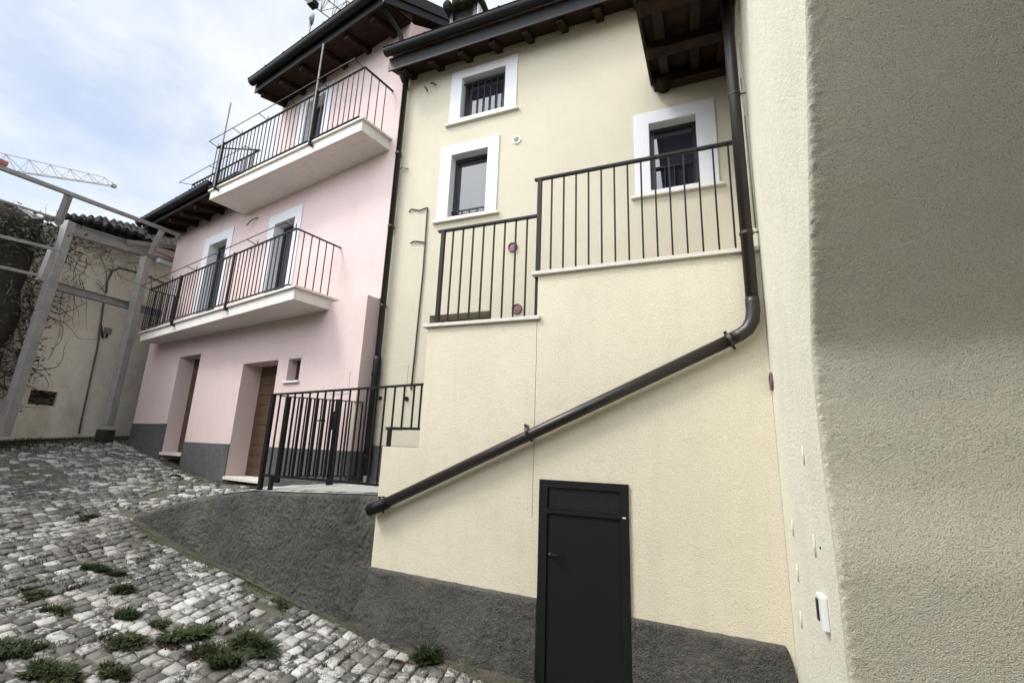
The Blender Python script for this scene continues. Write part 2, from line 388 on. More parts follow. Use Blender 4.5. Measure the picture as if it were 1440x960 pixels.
# ------------------------------------------------------------------ yellow house (upper facade)
yh = thing('yellow_house', 'pale yellow stuccoed house with white framed windows above the outside stair', 'house', (-1.8, 5.2, -1.9))
WIN = {'w1': (-3.12, -2.39, 4.76, 5.47, -3.30, -2.21, 4.69, 5.61),
       'w2': (-3.21, -2.61, 3.16, 4.165, -3.385, -2.445, 3.12, 4.325),
       'w3': (-.43, .12, 3.05, 3.97, -.605, .325, 3.0, 4.13)}
HOLES = [v[:4] for v in WIN.values()]+[(-3.37, -2.455, -.2, 1.73)]
def solid_f(holes): return lambda s, z: not any(a < s < c and d < z < e for a, c, d, e in holes)
w = MB().cells(F1, [-4.2, XR-.003]+[x for h in HOLES for x in h[:2]], [-2.2, 5.83]+[x for h in HOLES for x in h[2:]], solid_f(HOLES), -.35, 0)
w.box(-4.2, XR, D1+.36, 9.5, -2.2, 5.83)
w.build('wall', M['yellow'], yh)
pl = MB().box(-4.13, -3.0, D1-.018, D1+.02, -.9, -.02); pl.build('plinth', M['plinth_blue'], yh)
def window(F, key, dep, parent, grille=None, kind='single'):
    a, c, d, e, A, C_, Dz, E_ = WIN[key]
    fr = MB().cells(F, [A, a-.0, c+.0, C_], [Dz, d, e, E_], lambda s, z: not (a < s < c and d < z < e), -.01, .018)
    wn = fr.build('window', M['white'], parent, bevel=.002)
    # lining of the reveal
    lin_ = MB()
    t = .006
    lin_.fbox(F, a, a+t, -dep, .0175, d, e).fbox(F, c-t, c, -dep, .0175, d, e).fbox(F, a+t, c-t, -dep, .0175, e-t, e)
    lin_.build('reveal', M['white'], wn)
    MB().fbox(F, A-.045, C_+.045, -dep, .05, Dz-.03, Dz+.0).fbox(F, a+.001, c-.001, -dep, .016, Dz-.001, d+.004).build('sill', M['stone'], wn, bevel=.004)
    f = MB(); fw = .045
    f.cells(F, [a+t, a+t+fw, c-t-fw, c-t], [d, d+fw, e-fw-t, e-t], lambda s, z: not (a+t+fw < s < c-t-fw and d+fw < z < e-t-fw), -dep, -dep+.05)
    if kind == 'double': m_ = (a+c)/2; f.fbox(F, m_-.03, m_+.03, -dep+.002, -dep+.056, d+fw, e-fw-t)
    f.build('frame', M['frame'], wn)
    MB().fbox(F, a+t+fw, c-t-fw, -dep+.012, -dep+.022, d+fw, e-fw-t).build('pane', M['glass'], wn)
    if grille:
        gr = MB(); g0, g1, n_, nn = grille
        gr.fbox(F, a+t, c-t, nn, nn+.012, g1-.012, g1+.012).fbox(F, a+t, c-t, nn, nn+.012, g0, g0+.02)
        for k in range(n_):
            s_ = a+(c-a)*(k+.5)/n_; gr.fbox(F, s_-.007, s_+.007, nn-.004, nn+.016, g0, g1)
        gr.build('grille', M['black'], wn)
    # black sheet painted in for the unlit room behind the pane
    MB().fbox(F, a+t, c-t, -dep-.09, -dep-.06, d, e).build('unlit_room_sheet', M['blackhole'], wn)
    return wn
wn1 = window(F1, 'w1', .16, yh, (4.77, 5.40, 7, -.06)); wn1['label'] = 'small square upper window behind six thin bars'
wn2 = window(F1, 'w2', .17, yh, (3.17, 3.29, 5, -.10)); wn2['label'] = 'tall narrow window reflecting the sky, with a low guard rail'
wn3 = window(F1, 'w3', .17, yh, (3.06, 3.42, 5, -.13)); wn3['label'] = 'dark window beside the brown drainpipe, behind the stair railing'
# doorway behind the stair rail
dr = MB().fbox(F1, -3.37, -2.455, -.34, -.29, -.2, 1.73).build('door', M['frame'], yh)
# eaves
ev = MB(); EZ0, EZ1, EY = 5.82, 5.665, 4.85
ev.hexa([(-4.22, EY, EZ1), (XR-.004, EY, EZ1), (XR-.004, D1+.1, EZ0+.03), (-4.22, D1+.1, EZ0+.03), (-4.22, EY, EZ1+.03), (XR-.004, EY, EZ1+.03), (XR-.004, D1+.1, EZ0+.06), (-4.22, D1+.1, EZ0+.06)])
ev.build('soffit', M['wood'], yh)
for x in lin(-4.0, -.5, 7):
    r_ = MB(); r_.hexa([(x-.05, EY+.03, EZ1-.08), (x+.05, EY+.03, EZ1-.08), (x+.05, D1, EZ0-.10), (x-.05, D1, EZ0-.10), (x-.05, EY+.03, EZ1+.02), (x+.05, EY+.03, EZ1+.02), (x+.05, D1, EZ0+.02), (x-.05, D1, EZ0+.02)])
    r_.build('rafter', M['wood'], yh, bevel=.008)
MB().box(-4.24, XR-.004, EY-.02, EY+.004, EZ1-.03, EZ1+.20).build('fascia', M['gutter'], yh)
def gutter(parent, F, s0, s1, n0, zt, r=.075, hang=.6):
    m_ = MB(); k = 10
    for s_ in (s0, s1):
        for j in range(k+1):
            a = math.pi*j/k; m_.v.append(tuple(F(s_, n0+r+r*math.cos(a), zt-r*1.0*math.sin(a)*1.1)))
    m_.v.append(tuple(F(s0, n0+2*r+.012, zt+.008))); m_.v.append(tuple(F(s1, n0+2*r+.012, zt+.008)))
    m_.f = [(j, j+1, k+1+j+1, k+1+j) for j in range(k)]+[(0, k+1, 2*k+3, 2*k+2)]
    m_.f += [tuple(range(k+1)), tuple(range(k+1, 2*k+2))]
    gobj = m_.build('gutter', M['gutter'], parent, recalc=False)
    so = gobj.modifiers.new('thick', 'SOLIDIFY'); so.thickness = .004
    h = MB(); x = s0+.15
    while x < s1:
        h.fbox(F, x-.012, x+.012, n0-.01, n0+2*r+.02, zt+.006, zt+.018); x += hang
    h.build('gutter_clip', M['gutter'], gobj)
    return gobj
gutter(yh, Frame((0, EY-.021, 0), (1, 0, 0), (0, -1, 0)), -4.26, XR-.01, .0, 5.93)
# tiled roof
def tiles(parent, F, s0, s1, nfront, zfront, nback, zback, mat, name='roof', pitch=.19, under=.03):
    m_ = MB(); steps = int(abs(s1-s0)/pitch*8); rows = 22
    for j in range(rows+1):
        t = j/rows; tt = t
        for i in range(steps+1):
            s_ = s0+(s1-s0)*i/steps; ph = (s_/pitch) % 1
            h = .045*abs(math.cos(math.pi*ph))**.7
            row = (t*rows*.5) % 1
            m_.v.append(tuple(F(s_, nfront+(nback-nfront)*t, zfront+(zback-zfront)*t+h+.015*(1-row)+.008*nz(s_, t*9, 0, 3))))
    w_ = steps+1; m_.f = [(j*w_+i, j*w_+i+1, (j+1)*w_+i+1, (j+1)*w_+i) for j in range(rows) for i in range(steps)]
    # underside and verge
    m_.hexa([F(s0, nfront, zfront-under), F(s1, nfront, zfront-under), F(s1, nback, zback-under), F(s0, nback, zback-under),
             F(s0, nfront, zfront), F(s1, nfront, zfront), F(s1, nback, zback), F(s0, nback, zback)])
    return m_.build(name, mat, parent)
tiles(yh, F1, -4.18, XR-.01, .40, 5.90, -3.2, 7.5, M['roof'])
# chimney
ch = MB(); ch.box(-3.72, -3.17, 5.6, 5.95, 5.9, 7.13)
chim = ch.build('chimney', M['gutter'], yh)
MB().box(-3.70, -3.64, 5.605, 5.94, 7.13, 7.42).build('chimney_post', M['gutter'], chim); MB().box(-3.25, -3.19, 5.605, 5.94, 7.13, 7.42).build('chimney_post', M['gutter'], chim)
MB().box(-3.185, -3.165, 5.62, 5.95, 7.0, 7.42).build('side_slab', M['white'], chim)
MB().box(-3.64, -3.25, 5.66, 5.93, 7.13, 7.42).build('flue', M['blackhole'], chim)
cp = MB()
for k in range(4):
    cx = -3.72+.18*k; cp.tube([(cx, 5.50, 7.43), (cx, 5.78, 7.50), (cx, 6.0, 7.44)], .08, 10)
cp.box(-3.80, -3.10, 5.53, 6.0, 7.40, 7.43)
cp.build('chimney_cap', M['moss'], chim, smooth=True)
# small wall fittings
def disc(F, s, z, n0, r, depth, mat, name, parent, ring=True, seg=28, slats=0):
    m_ = MB(); c0 = F(s, n0, z); 
    prof = [(r, 0), (r, depth*.6), (r*.92, depth), (r*.72, depth), (r*.66, depth*.55), (0.001, depth*.7)]
    for (rr, dn) in prof:
        for k in range(seg):
            a = 2*math.pi*k/seg; m_.v.append(tuple(F(s+rr*math.cos(a), n0+dn, z+rr*math.sin(a))))
    m_.f = [(j*seg+k, j*seg+(k+1) % seg, (j+1)*seg+(k+1) % seg, (j+1)*seg+k) for j in range(len(prof)-1) for k in range(seg)]
    o = m_.build(name, mat, parent, smooth=False)
    if slats:
        q = MB()
        for k in range(slats):
            zz = z-r*.6+r*1.2*(k+.5)/slats; hw = math.sqrt(max(0, (r*.7)**2-(zz-z)**2)); q.fbox(F, s-hw, s+hw, n0+depth*.6, n0+depth*.95, zz-.004, zz+.004)
        q.build('slat', M['greyp'], o)
    return o
v = disc(F1, -2.18, 4.17, 0, .062, .02, M['plastic'], 'air_vent', yh, slats=7)
c1 = disc(F1, -2.18, 2.57, 0, .068, .03, M['copper'], 'vent_cap', yh, slats=0)
c2 = disc(F1, -2.09, 1.72, 0, .068, .03, M['copper'], 'vent_cap', yh, slats=0)
disc(F1, -4.05, .61, 0, .026, .02, M['blackhole'], 'pipe_stub', yh); disc(F1, -3.62, .60, 0, .028, .03, M['blackhole'], 'pipe_stub', yh)
MB().fbox(F1, -4.0, -3.64, -.002, .006, .19, 1.07).build('access_panel', M['yellow'], yh, bevel=.003)
def wire(name, pts, r, mat, parent, n=6): return MB().tube(pts, r, n).build(name, mat, parent, smooth=True)
wire('conduit', [F1(*onY(x, y, D1-.02).xz[:1], .02, onY(x, y, D1-.02).z) for x, y in [(575, 298), (579, 294), (590, 296), (601, 292)]], .010, M['cable'], yh)
wire('conduit', [F1(onY(x, y, D1-.02).x, .02, onY(x, y, D1-.02).z) for x, y in [(601, 292), (595, 380), (588, 450), (583, 500), (578, 548)]], .012, M['cable'], yh)
wire('conduit', [F1(onY(x, y, D1-.02).x, .02, onY(x, y, D1-.02).z) for x, y in [(577, 342), (583, 339), (597, 341)]], .010, M['cable'], yh)
wire('cable_end', [F1(onY(x, y, D1-.03).x, .03+.02*k, onY(x, y, D1-.03).z) for k, (x, y) in enumerate([(597, 122), (600, 125), (603, 131)])], .011, M['cable'], yh)
wire('cable_end', [F1(onY(x, y, D1-.03).x, .03+.02*k, onY(x, y, D1-.03).z) for k, (x, y) in enumerate([(606, 117), (610, 118), (615, 122)])], .011, M['cable'], yh)
wire('hose', [F1(onY(x, y, D1-.05).x, .05, onY(x, y, D1-.05).z) for x, y in [(574, 238), (566, 235), (559, 239), (556, 255), (553, 290), (547, 320)]], .012, M['greyp'], yh)
# ------------------------------------------------------------------ downpipe between the houses
dp = thing('downpipe', 'slim dark downpipe running down the seam between pink and yellow houses', 'downpipe', (-4.1, 5.1, -.5))
top = onY(571, 112, 5.12); bot = onY(514, 668, 5.12)
def lerp(a, c, t): return a+(c-a)*t
MB().tube([Vector((top.x, 4.87, 5.8)), Vector((top.x, 4.95, 5.72)), Vector((top.x, 5.08, 5.62)), top, lerp(top, bot, .75)], .043, 14).build('pipe', M['pipe'], dp, smooth=True)
MB().tube([lerp(top, bot, .74), lerp(top, bot, .75), lerp(top, bot, 1.0)], [.05, .056, .056], 14).build('shoe', M['black'], dp, smooth=True)
for t in (.02, .22, .42, .62):
    q = lerp(top, bot, t); MB().tube([q+Vector((0, 0, -.015)), q+Vector((0, 0, .015))], .05, 14).box(q.x-.01, q.x+.01, q.y, 5.2, q.z-.01, q.z+.01).build('bracket', M['pipe'], dp)
for t in (.78, .96):
    q = lerp(top, bot, t); MB().tube([q+Vector((0, 0, -.02)), q+Vector((0, 0, .02))], .064, 14).build('bracket', M['black'], dp)
# ------------------------------------------------------------------ outside staircase
sc_ = thing('outside_staircase', 'solid walled outside stair in cream roughcast with stepped stone copings', 'staircase', (-1.2, 4, -1.9))
def topz(s): return -.02 if s < -2.6 else (1.20 if s < -1.40 else 1.645)
DOOR = (-1.335, -.58, -2.0, -.245)
sw = MB().cells(F0, [-3.03, -2.6, -1.4, XR-.002, DOOR[0], DOOR[1]], [-2.2, -.02, 1.2, 1.645, DOOR[3]],
                lambda s, z: z < topz(s) and not (DOOR[0] < s < DOOR[1] and z < DOOR[3]), -.2, 0)
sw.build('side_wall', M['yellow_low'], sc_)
st = MB()
k = 0; x = -3.0; z = -.5
for k in range(9):
    st.box(-3.0+.27*k, -2.73+.27*k+(2.3 if k == 8 else 0), D0+.2, D1, -2.1, -.5+.17*(k+1))
st.build('step', M['stone'], sc_)
# plinth in front of the wall, rough, rounded top
def plinth_strip(x0, x1, name, edge_r=False):
    m_ = MB(); nx_ = max(4, int((x1-x0)/.012)); zt0 = lambda x: interp(x, [(-3.0, -1.15), (-1.33, -1.19), (-.59, -1.215), (.5, -1.235)])
    rows = [(.0, 0), (.010, .004), (.017, .018)]+[(.02+.012*k/60, .018+.9*k/60) for k in range(1, 61)]
    xx = lin(x0, x1, nx_)
    for x in xx:
        drop = 0
        if edge_r: drop = .20*max(0, (x-(x1-.06))/.06)**2
        for (n_, dz) in rows:
            d = rough(x, -dz, .9)+.004
            m_.v.append((x, D0-n_-max(0, d if dz > .01 else 0)-.002*(dz > 0), zt0(x)-drop-dz+(.004*nz(x, 0, 0, 14))))
    w_ = len(rows); m_.f = [(i*w_+k, i*w_+k+1, (i+1)*w_+k+1, (i+1)*w_+k) for i in range(nx_) for k in range(w_-1)]
    return m_.build(name, M['plinth'], sc_, smooth=True)
plinth_strip(-3.05, -1.34, 'plinth'); plinth_strip(-.575, XR-.004, 'plinth', True)
MB().fbox(F0, -2.65, -1.365, -.23, .035, 1.20, 1.236).build('coping', M['stone'], sc_, bevel=.004)
MB().fbox(F0, -1.46, XR-.003, -.23, .035, 1.645, 1.682).build('coping', M['stone'], sc_, bevel=.004)
MB().tube([F0(-1.40+.005*nz(k, 0, 0, 1.7), .0005, 1.19-k*.16) for k in range(12)], .0018, 5).build('crack', M['cable'], sc_)
# utility door
a, c, d, e = DOOR; ud = MB().cells(F0, [a, a+.075, c-.065, c], [-1.95, e-.06, e-.235, e-.27, e], lambda s, z: not (a+.075 < s < c-.065 and (z < e-.27 or e-.235 < z < e-.06)), -.03, .022)
uo = ud.build('utility_door', M['door'], sc_, bevel=.003)
MB().fbox(F0, a+.077, c-.067, -.02, .006, -1.95, e-.272).build('door_leaf', M['door'], uo, bevel=.002)
mesh_ = MB(); gx0, gx1, gz0, gz1 = a+.08, c-.07, e-.232, e-.063
mesh_.fbox(F0, gx0-.005, gx1+.005, -.025, -.012, gz0-.003, gz1+.003)
for k in range(17):
    zz = gz0+(gz1-gz0)*(k+.5)/17; mesh_.fbox(F0, gx0, gx1, -.01, .004, zz-.0022, zz+.0022)
for k in range(44):
    xx_ = gx0+(gx1-gx0)*(k+.5)/44; mesh_.fbox(F0, xx_-.002, xx_+.002, -.008, .006, gz0, gz1)
mesh_.build('vent_grille', M['vent'], uo)
hx, hz = -1.225, -.835
MB().tube([F0(hx, .006, hz), F0(hx, .035, hz)], .012, 12).tube([F0(hx, .035, hz), F0(hx+.03, .045, hz-.002), F0(hx+.12, .042, hz-.006)], [.009, .009, .007], 10).build('handle', M['black'], uo, smooth=True)
MB().tube([F0(hx-.0, .004, hz+.0), F0(hx-.0, .038, hz+.0)], .0075, 10).build('lock_cylinder', M['plastic'], uo)
MB().fbox(F0, c-.05, c-.022, .022, .027, e-.262, e-.252).build('latch', M['plastic'], uo)
# ------------------------------------------------------------------ railings
def railing(name, label, posts, hand, bars, bottom=None, group=None, hr=(.045, .02), loc=None, cat='railing'):
    r_ = thing(name, label, cat, loc or tuple(hand[0]), group)
    for (a_, c_, w_) in posts: MB().bar(a_, c_, w_, w_).build('post', M['black'], r_)
    h = MB()
    for p, q in zip(hand, hand[1:]): h.bar(p, q, hr[0], hr[1])
    h.build('handrail', M['black'], r_)
    if bottom:
        for p, q in bottom: MB().bar(p, q, .035, .026).build('bottom_rail', M['black'], r_)
    for (p, q) in bars: MB().bar(p, q, .0155, .0155).build('baluster', M['black'], r_)
    return r_
YR = D0+.06
p = [(Vector((-2.535, YR, 1.236)), Vector((-2.535, YR, 2.31)), .04)]
bars = [(Vector((x, YR, 1.236)), Vector((x, YR, 2.31))) for x in lin(-2.535+.123, -1.43-.123, 7)]
railing('stair_railing', 'lower black railing with plain bars on the short stone coping', p, [Vector((-2.60, YR, 2.315)), Vector((-1.445, YR, 2.315))], bars, loc=(-2.53, YR, 1.24))
p = [(Vector((-1.425, YR, 1.236)), Vector((-1.425, YR, 2.72)), .04)]
bars = [(Vector((x, YR, 1.682)), Vector((x, YR, 2.72))) for x in lin(-1.425+.129, .40-.06, 13)]
railing('stair_railing', 'upper longer black railing running from the tall post to the brown drainpipe', p, [Vector((-1.48, YR, 2.727)), Vector((.42, YR, 2.727))], bars, loc=(-1.42, YR, 1.24))
# landing railing in front
LA, LB = Vector((-4.90, 4.22, 0)), Vector((-2.62, 4.05, 0))
def lpnt(t, z): q = lerp(LA, LB, t); return Vector((q.x, q.y, z))
def zrail(t): return .545+(.612-.545)*t
t2 = (-4.72+4.90)/2.28; tc = (2.28-.40)/2.28
posts = [(lpnt(0, -.60), lpnt(0, .545), .045), (lpnt(t2, -.59), lpnt(t2, -.42), .04), (lpnt(tc, -.02), lpnt(tc, .165), .035)]
bars = []
nb = 18
for k in range(1, nb+1):
    t = k/nb; zb = (-.42+.0*t) if t < tc else .165
    if t > .985: t = .985
    bars.append((lpnt(t, zb), lpnt(t, zrail(t))))
lr = railing('landing_railing', 'black railing along the top of the low grey wall, stepping over the stub wall', posts, [lpnt(-.01, .55), lpnt(1.005, .616)], bars,
             [(lpnt(0, -.405), lpnt(tc-.02, -.405)), (lpnt(tc-.02, .165), lpnt(1, .165))], loc=(-4.9, 4.22, -.6))
for t in (0, t2): q = lpnt(t, -.585); MB().box(q.x-.05, q.x+.05, q.y-.04, q.y+.04, q.z-.006, q.z+.006).build('base_plate', M['black'], lr)
# gate with lock
GA, GB = Vector((-4.93, 4.30, 0)), Vector((-4.22, 5.12, 0))
def gp(t, z): q = lerp(GA, GB, t); return Vector((q.x, q.y, z))
gt = thing('entrance_gate', 'black barred gate with lock box closing off the landing, behind the front railing', 'gate', (-4.8, 4.4, -.58))
MB().bar(gp(.12, -.50), gp(.12, .535), .06, .04).build('post', M['black'], gt)
MB().bar(gp(.68, -.55), gp(.68, .56), .06, .06).build('post', M['black'], gt)
MB().bar(gp(.02, .545), gp(.98, .545), .03, .012).build('top_rail', M['black'], gt)
MB().bar(gp(.02, -.42), gp(.98, -.42), .03, .012).build('bottom_rail', M['black'], gt)
for t in lin(.19, .62, 10)+[.76, .83, .90, .96]: MB().bar(gp(t, -.42), gp(t, .545), .015, .015).build('baluster', M['black'], gt)
lk = gp(.66, .30); MB().box(lk.x-.05, lk.x+.05, lk.y-.04, lk.y+.04, .16, .40).build('lock_box', M['black'], gt, bevel=.004)
MB().tube([gp(.58, .27)+Vector((.0, -.05, 0)), gp(.54, .27)+Vector((.0, -.07, 0))], .012, 8).tube([gp(.54, .27)+Vector((0, -.07, 0)), gp(.48, .265)+Vector((0, -.07, 0))], .008, 8).build('handle', M['black'], gt)
MB().bar(gp(.68, -.60), gp(.68, -.55), .03, .03).build('foot', M['black'], gt)
# ------------------------------------------------------------------ diagonal drainpipe
dr = thing('drainpipe', 'large brown drainpipe dropping beside the stair railing then running diagonally across the wall', 'drainpipe', (.33, 3.92, -.6))
YP = 3.925
P_ = lambda x, y: onY(x, y, YP)
vt = P_(1021, 2); vb = P_(1058, 425)
vt2 = vt+(vt-vb)*.12
el = [P_(1059, 436), P_(1058, 450), P_(1051, 463), P_(1040, 471), P_(1030, 475.5)]
MB().tube([vt2, vt, vb], .047, 20).build('pipe', M['pipe'], dr, smooth=True)
MB().tube([vb+Vector((0, 0, .04)), vb]+el, .052, 20).build('elbow', M['pipe'], dr, smooth=True)
d0 = P_(1035, 474); d1_ = P_(530, 713)
MB().tube([d0, d1_], .049, 20).build('pipe', M['pipe'], dr, smooth=True)
e1 = P_(519, 717)
MB().tube([lerp(d0, d1_, .965), d1_, e1], [.056, .056, .054], 20).build('outlet', M['black'], dr, smooth=True)
dd = (d1_-d0).normalized()
for q in (P_(1026, 478), P_(743, 608), P_(536, 709)):
    up = Vector((0, 1, 0)).cross(dd).normalized()
    if up.z < 0: up = -up
    br = MB().tube([q-dd*.013, q+dd*.013], .056, 20)
    br.tube([q+up*.05, q+up*.078], .014, 8).tube([q-up*.05, q-up*.085], .012, 8)
    br.tube([q+up*.07+Vector((0, -.01, 0)), q+up*.07+Vector((0, .075, 0))], .007, 6)
    br.build('bracket', M['pipe'], dr)
for z in (1.78, 3.1):
    q = lerp(vb, vt, (z-vb.z)/(vt.z-vb.z)); MB().tube([q+Vector((0, 0, -.012)), q+Vector((0, 0, .012))], .053, 20).tube([q+Vector((.045, 0, 0)), q+Vector((.09, .0, 0))], .006, 6).build('bracket', M['pipe'], dr)
# ------------------------------------------------------------------ timber canopy
cn = thing('timber_canopy', 'dark stained timber canopy with heavy beams projecting high above the stair landing', 'canopy', (0, 4.4, 4.1))
def cz(y): return 4.60+(y-5.2)*.285
CX0 = -.35
cy0 = 3.2
MB().hexa([(CX0, cy0, cz(cy0)), (XR-.006, cy0, cz(cy0)), (XR-.006, 5.195, cz(5.195)), (CX0, 5.195, cz(5.195)), (CX0, cy0, cz(cy0)+.05), (XR-.006, cy0, cz(cy0)+.05), (XR-.006, 5.195, cz(5.195)+.05), (CX0, 5.195, cz(5.195)+.05)]).build('boarding', M['wood'], cn)
for x in (-.20, .14, .42):
    MB().hexa([(x-.05, cy0, cz(cy0)-.09), (x+.05, cy0, cz(cy0)-.09), (x+.05, 5.19, cz(5.19)-.09), (x-.05, 5.19, cz(5.19)-.09), (x-.05, cy0, cz(cy0)-.002), (x+.05, cy0, cz(cy0)-.002), (x+.05, 5.19, cz(5.19)-.002), (x-.05, 5.19, cz(5.19)-.002)]).build('rafter', M['wood'], cn, bevel=.01)
for y in (5.10, 4.35, 3.6):
    MB().box(CX0+.01, XR-.007, y-.07, y+.07, cz(y)-.20, cz(y)-.08).build('beam', M['wood'], cn, bevel=.012)
MB().tube([(-.22, 4.98, cz(5.0)-.12), (-.22, 5.19, cz(5.1)-.14)], .08, 14).build('corbel', M['wood'], cn, smooth=True)
MB().hexa([(CX0-.03, cy0, cz(cy0)-.10), (CX0, cy0, cz(cy0)-.10), (CX0, 5.19, cz(5.19)-.10), (CX0-.03, 5.19, cz(5.19)-.10), (CX0-.03, cy0, cz(cy0)+.07), (CX0, cy0, cz(cy0)+.07), (CX0, 5.19, cz(5.19)+.07), (CX0-.03, 5.19, cz(5.19)+.07)]).build('verge_board', M['wood'], cn, bevel=.004)
tiles(cn, F1, CX0-.05, XR-.01, .01, cz(5.19)+.09, 2.05, cz(3.15)+.09, M['roof'])
# ------------------------------------------------------------------ right hand building
rb = thing('roughcast_building', 'cream rendered building at the right edge with an inward leaning coarse stucco face', 'building', (2, 3, -1.9))
PR = [(-2.2, 2.56), (-.9, 2.535), (-.42, 2.50), (-.16, 2.56), (.28, 2.553), (.56, 2.535), (.80, 2.405), (1.37, 2.149), (1.90, 1.914), (3.3, 1.29), (3.35, 1.27)]
PR = [(-2.2, 2.57), (-.88, 2.535), (-.42, 2.515), (-.1, 2.555), (.28, 2.55), (.50, 2.53), (.58, 2.50), (.80, 2.405), (1.37, 2.149), (1.90, 1.914), (3.3, 1.29)]
def yc(z): return interp(z, PR)
def prof(z): return (yc(z-.04)+yc(z)+yc(z+.04))/3
cs = MB(); zz = lin(-2.2, 3.3, 690)
# strip around the corner: param u from side plane (X=XR, Y inward) round to the face
us = [(XR, .16), (XR, .10), (XR, .07), (XR, .05), (XR, .035), (XR, .022), (XR+.002, .012), (XR+.006, .005), (XR+.013, .001), (XR+.022, 0), (XR+.035, 0), (XR+.05, 0), (XR+.07, 0), (XR+.10, 0), (XR+.16, 0)]
for z in zz:
    for k, (x, dy) in enumerate(us):
        edge = 1-min(1, abs(k-7)/7); d = (.0048*nz(x*75, (z+dy)*75, 1)+.0028*nz(x*30, (z+dy)*30, 5)+.003*nz(x*140, (z+dy)*140, 9)+.004*nz(3, z, 8, 1.5))*edge
        dx = -d*.9; dyv = -d
        cs.v.append((x+dx, prof(z)+dy+dyv, z))
w_ = len(us); cs.f = [(i*w_+k, i*w_+k+1, (i+1)*w_+k+1, (i+1)*w_+k) for i in range(690) for k in range(w_-1)]
ce = cs.build('corner_edge', M['coarse'], rb, smooth=True, recalc=False); ce.data.materials.append(M['cream'])
for pi, pp in enumerate(ce.data.polygons):
    if pi % (w_-1) < 4: pp.material_index = 1
fc = MB(); zf = lin(-2.2, 3.3, 110)
for z in zf: fc.v += [(XR+.16, prof(z), z), (7, prof(z), z)]
fc.f = [(2*i, 2*i+1, 2*i+3, 2*i+2) for i in range(110)]
fc.add([(XR+.16, prof(3.3), 3.3), (7, prof(3.3), 3.3), (7, prof(3.3), 7), (XR+.16, prof(3.3), 7)], [(0, 1, 2, 3)])
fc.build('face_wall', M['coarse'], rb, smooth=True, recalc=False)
sd = MB()
for z in zf: sd.v += [(XR, prof(z)+.16, z), (XR, 10, z)]
sd.f = [(2*i, 2*i+2, 2*i+3, 2*i+1) for i in range(110)]
sd.add([(XR, prof(3.3), 3.3), (XR, 10, 3.3), (XR, 10, 7), (XR, prof(3.3), 7)], [(0, 1, 2, 3)])
sd.add([(XR, prof(3.3), 7), (7, prof(3.3), 7), (7, 10, 7), (XR, 10, 7)], [(0, 1, 2, 3)])
sd.add([(XR, prof(3.3), 3.3), (XR+.16, prof(3.3), 3.3), (XR+.16, prof(3.3), 7), (XR, prof(3.3), 7)], [(0, 1, 2, 3)])
sd.add([(7, 1.27, -2.2), (7, 10, -2.2), (7, 10, 7), (7, 1.27, 7)], [(0, 1, 2, 3)])
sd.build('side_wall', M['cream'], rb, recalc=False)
pv = MB(); pv.box(XR, 9, -2.9, 1.29, 3.3, 3.6); pv.build('added_shade_roof', M['coarse'], rb)  # out-of-view roof, added to shade the leaning stucco face
MB().box(-9, 9, -3.2, -2.9, -2.4, 3.4).build('added_sky_blocker', M['coarse'], rb)  # invented wall behind the camera, added to block low sky light
RX = Frame((XR, 0, 0), (0, 1, 0), (-1, 0, 0))
def rpx(x, y): q = onX(x, y, XR); return q.y, q.z
s_, z_ = rpx(1162, 860)
jb = MB().fbox(RX, s_-.055, s_+.055, 0, .028, z_-.075, z_+.075).build('junction_box', M['plastic'], rb, bevel=.006)
MB().fbox(RX, s_+.005, s_+.042, .027, .034, z_-.045, z_+.05).build('cover', M['blackhole'], jb)
disc(RX, 3.94, .565, 0, .07, .016, M['copper'], 'vent_cap', rb)
for (x, y, h) in [(1131, 640, .10), (1147, 767, .11), (1116, 742, .10), (1123, 805, .10), (1128, 871, .10)]:
    s_, z_ = rpx(x, y); MB().tube([RX(s_, .004, z_-h/2), RX(s_, .006, z_), RX(s_, .004, z_+h/2)], [.004, .005, .004], 8).build('conduit_stub', M['cream'], rb, smooth=True)
s_, z_ = rpx(1154, 770); disc(RX, s_, z_, 0, .006, .004, M['blackhole'], 'screw_hole', rb)
wire('cable', [RX(*(lambda q: (q[0], .008, q[1]))(rpx(x, y))) for x, y in [(1043, 110), (1049, 170), (1056, 240), (1064, 320)]], .006, M['greyp'], rb)
wire('cable', [RX(*(lambda q: (q[0], .008, q[1]))(rpx(x, y))) for x, y in [(1041, 60), (1046, 130), (1053, 230), (1061, 320)]], .005, M['cream'], rb)
# ------------------------------------------------------------------ pink house
ph = thing('pink_house', 'pink stuccoed three storey house with two long white balconies', 'house', (-8, 7, -1.2))
LH = [(2.08, 3.15, -1.2, 1.27), (4.80, 5.70, -1.2, 1.585), (1.46, 1.79, .90, 1.255)]
w = MB().cells(PK, [.07, 7.36]+[x for h in LH for x in h[:2]], [-2.2, 2.06]+[x for h in LH for x in h[2:]], solid_f(LH), -.30, .2)
w.build('lower_wall', M['pink'], ph)
UH = [(5.05, 5.83, 2.1, 4.16), (2.57, 3.24, 2.1, 4.02), (2.17, 2.78, 4.74, 6.52)]
def us_(s, z): return (s < 3.74 or z < 4.93) and solid_f(UH)(s, z)
w = MB().cells(PK, [.0, 7.66, 3.74]+[x for h in UH for x in h[:2]], [2.06, 4.93, 6.95]+[x for h in UH for x in h[2:]], us_, -.30, 0)
w.build('upper_wall', M['pink'], ph)
core = MB().fbox(PK, .001, 7.66, -6, -.42, -2.2, 4.93).fbox(PK, .001, 3.74, -6, -.42, 4.93, 6.95)
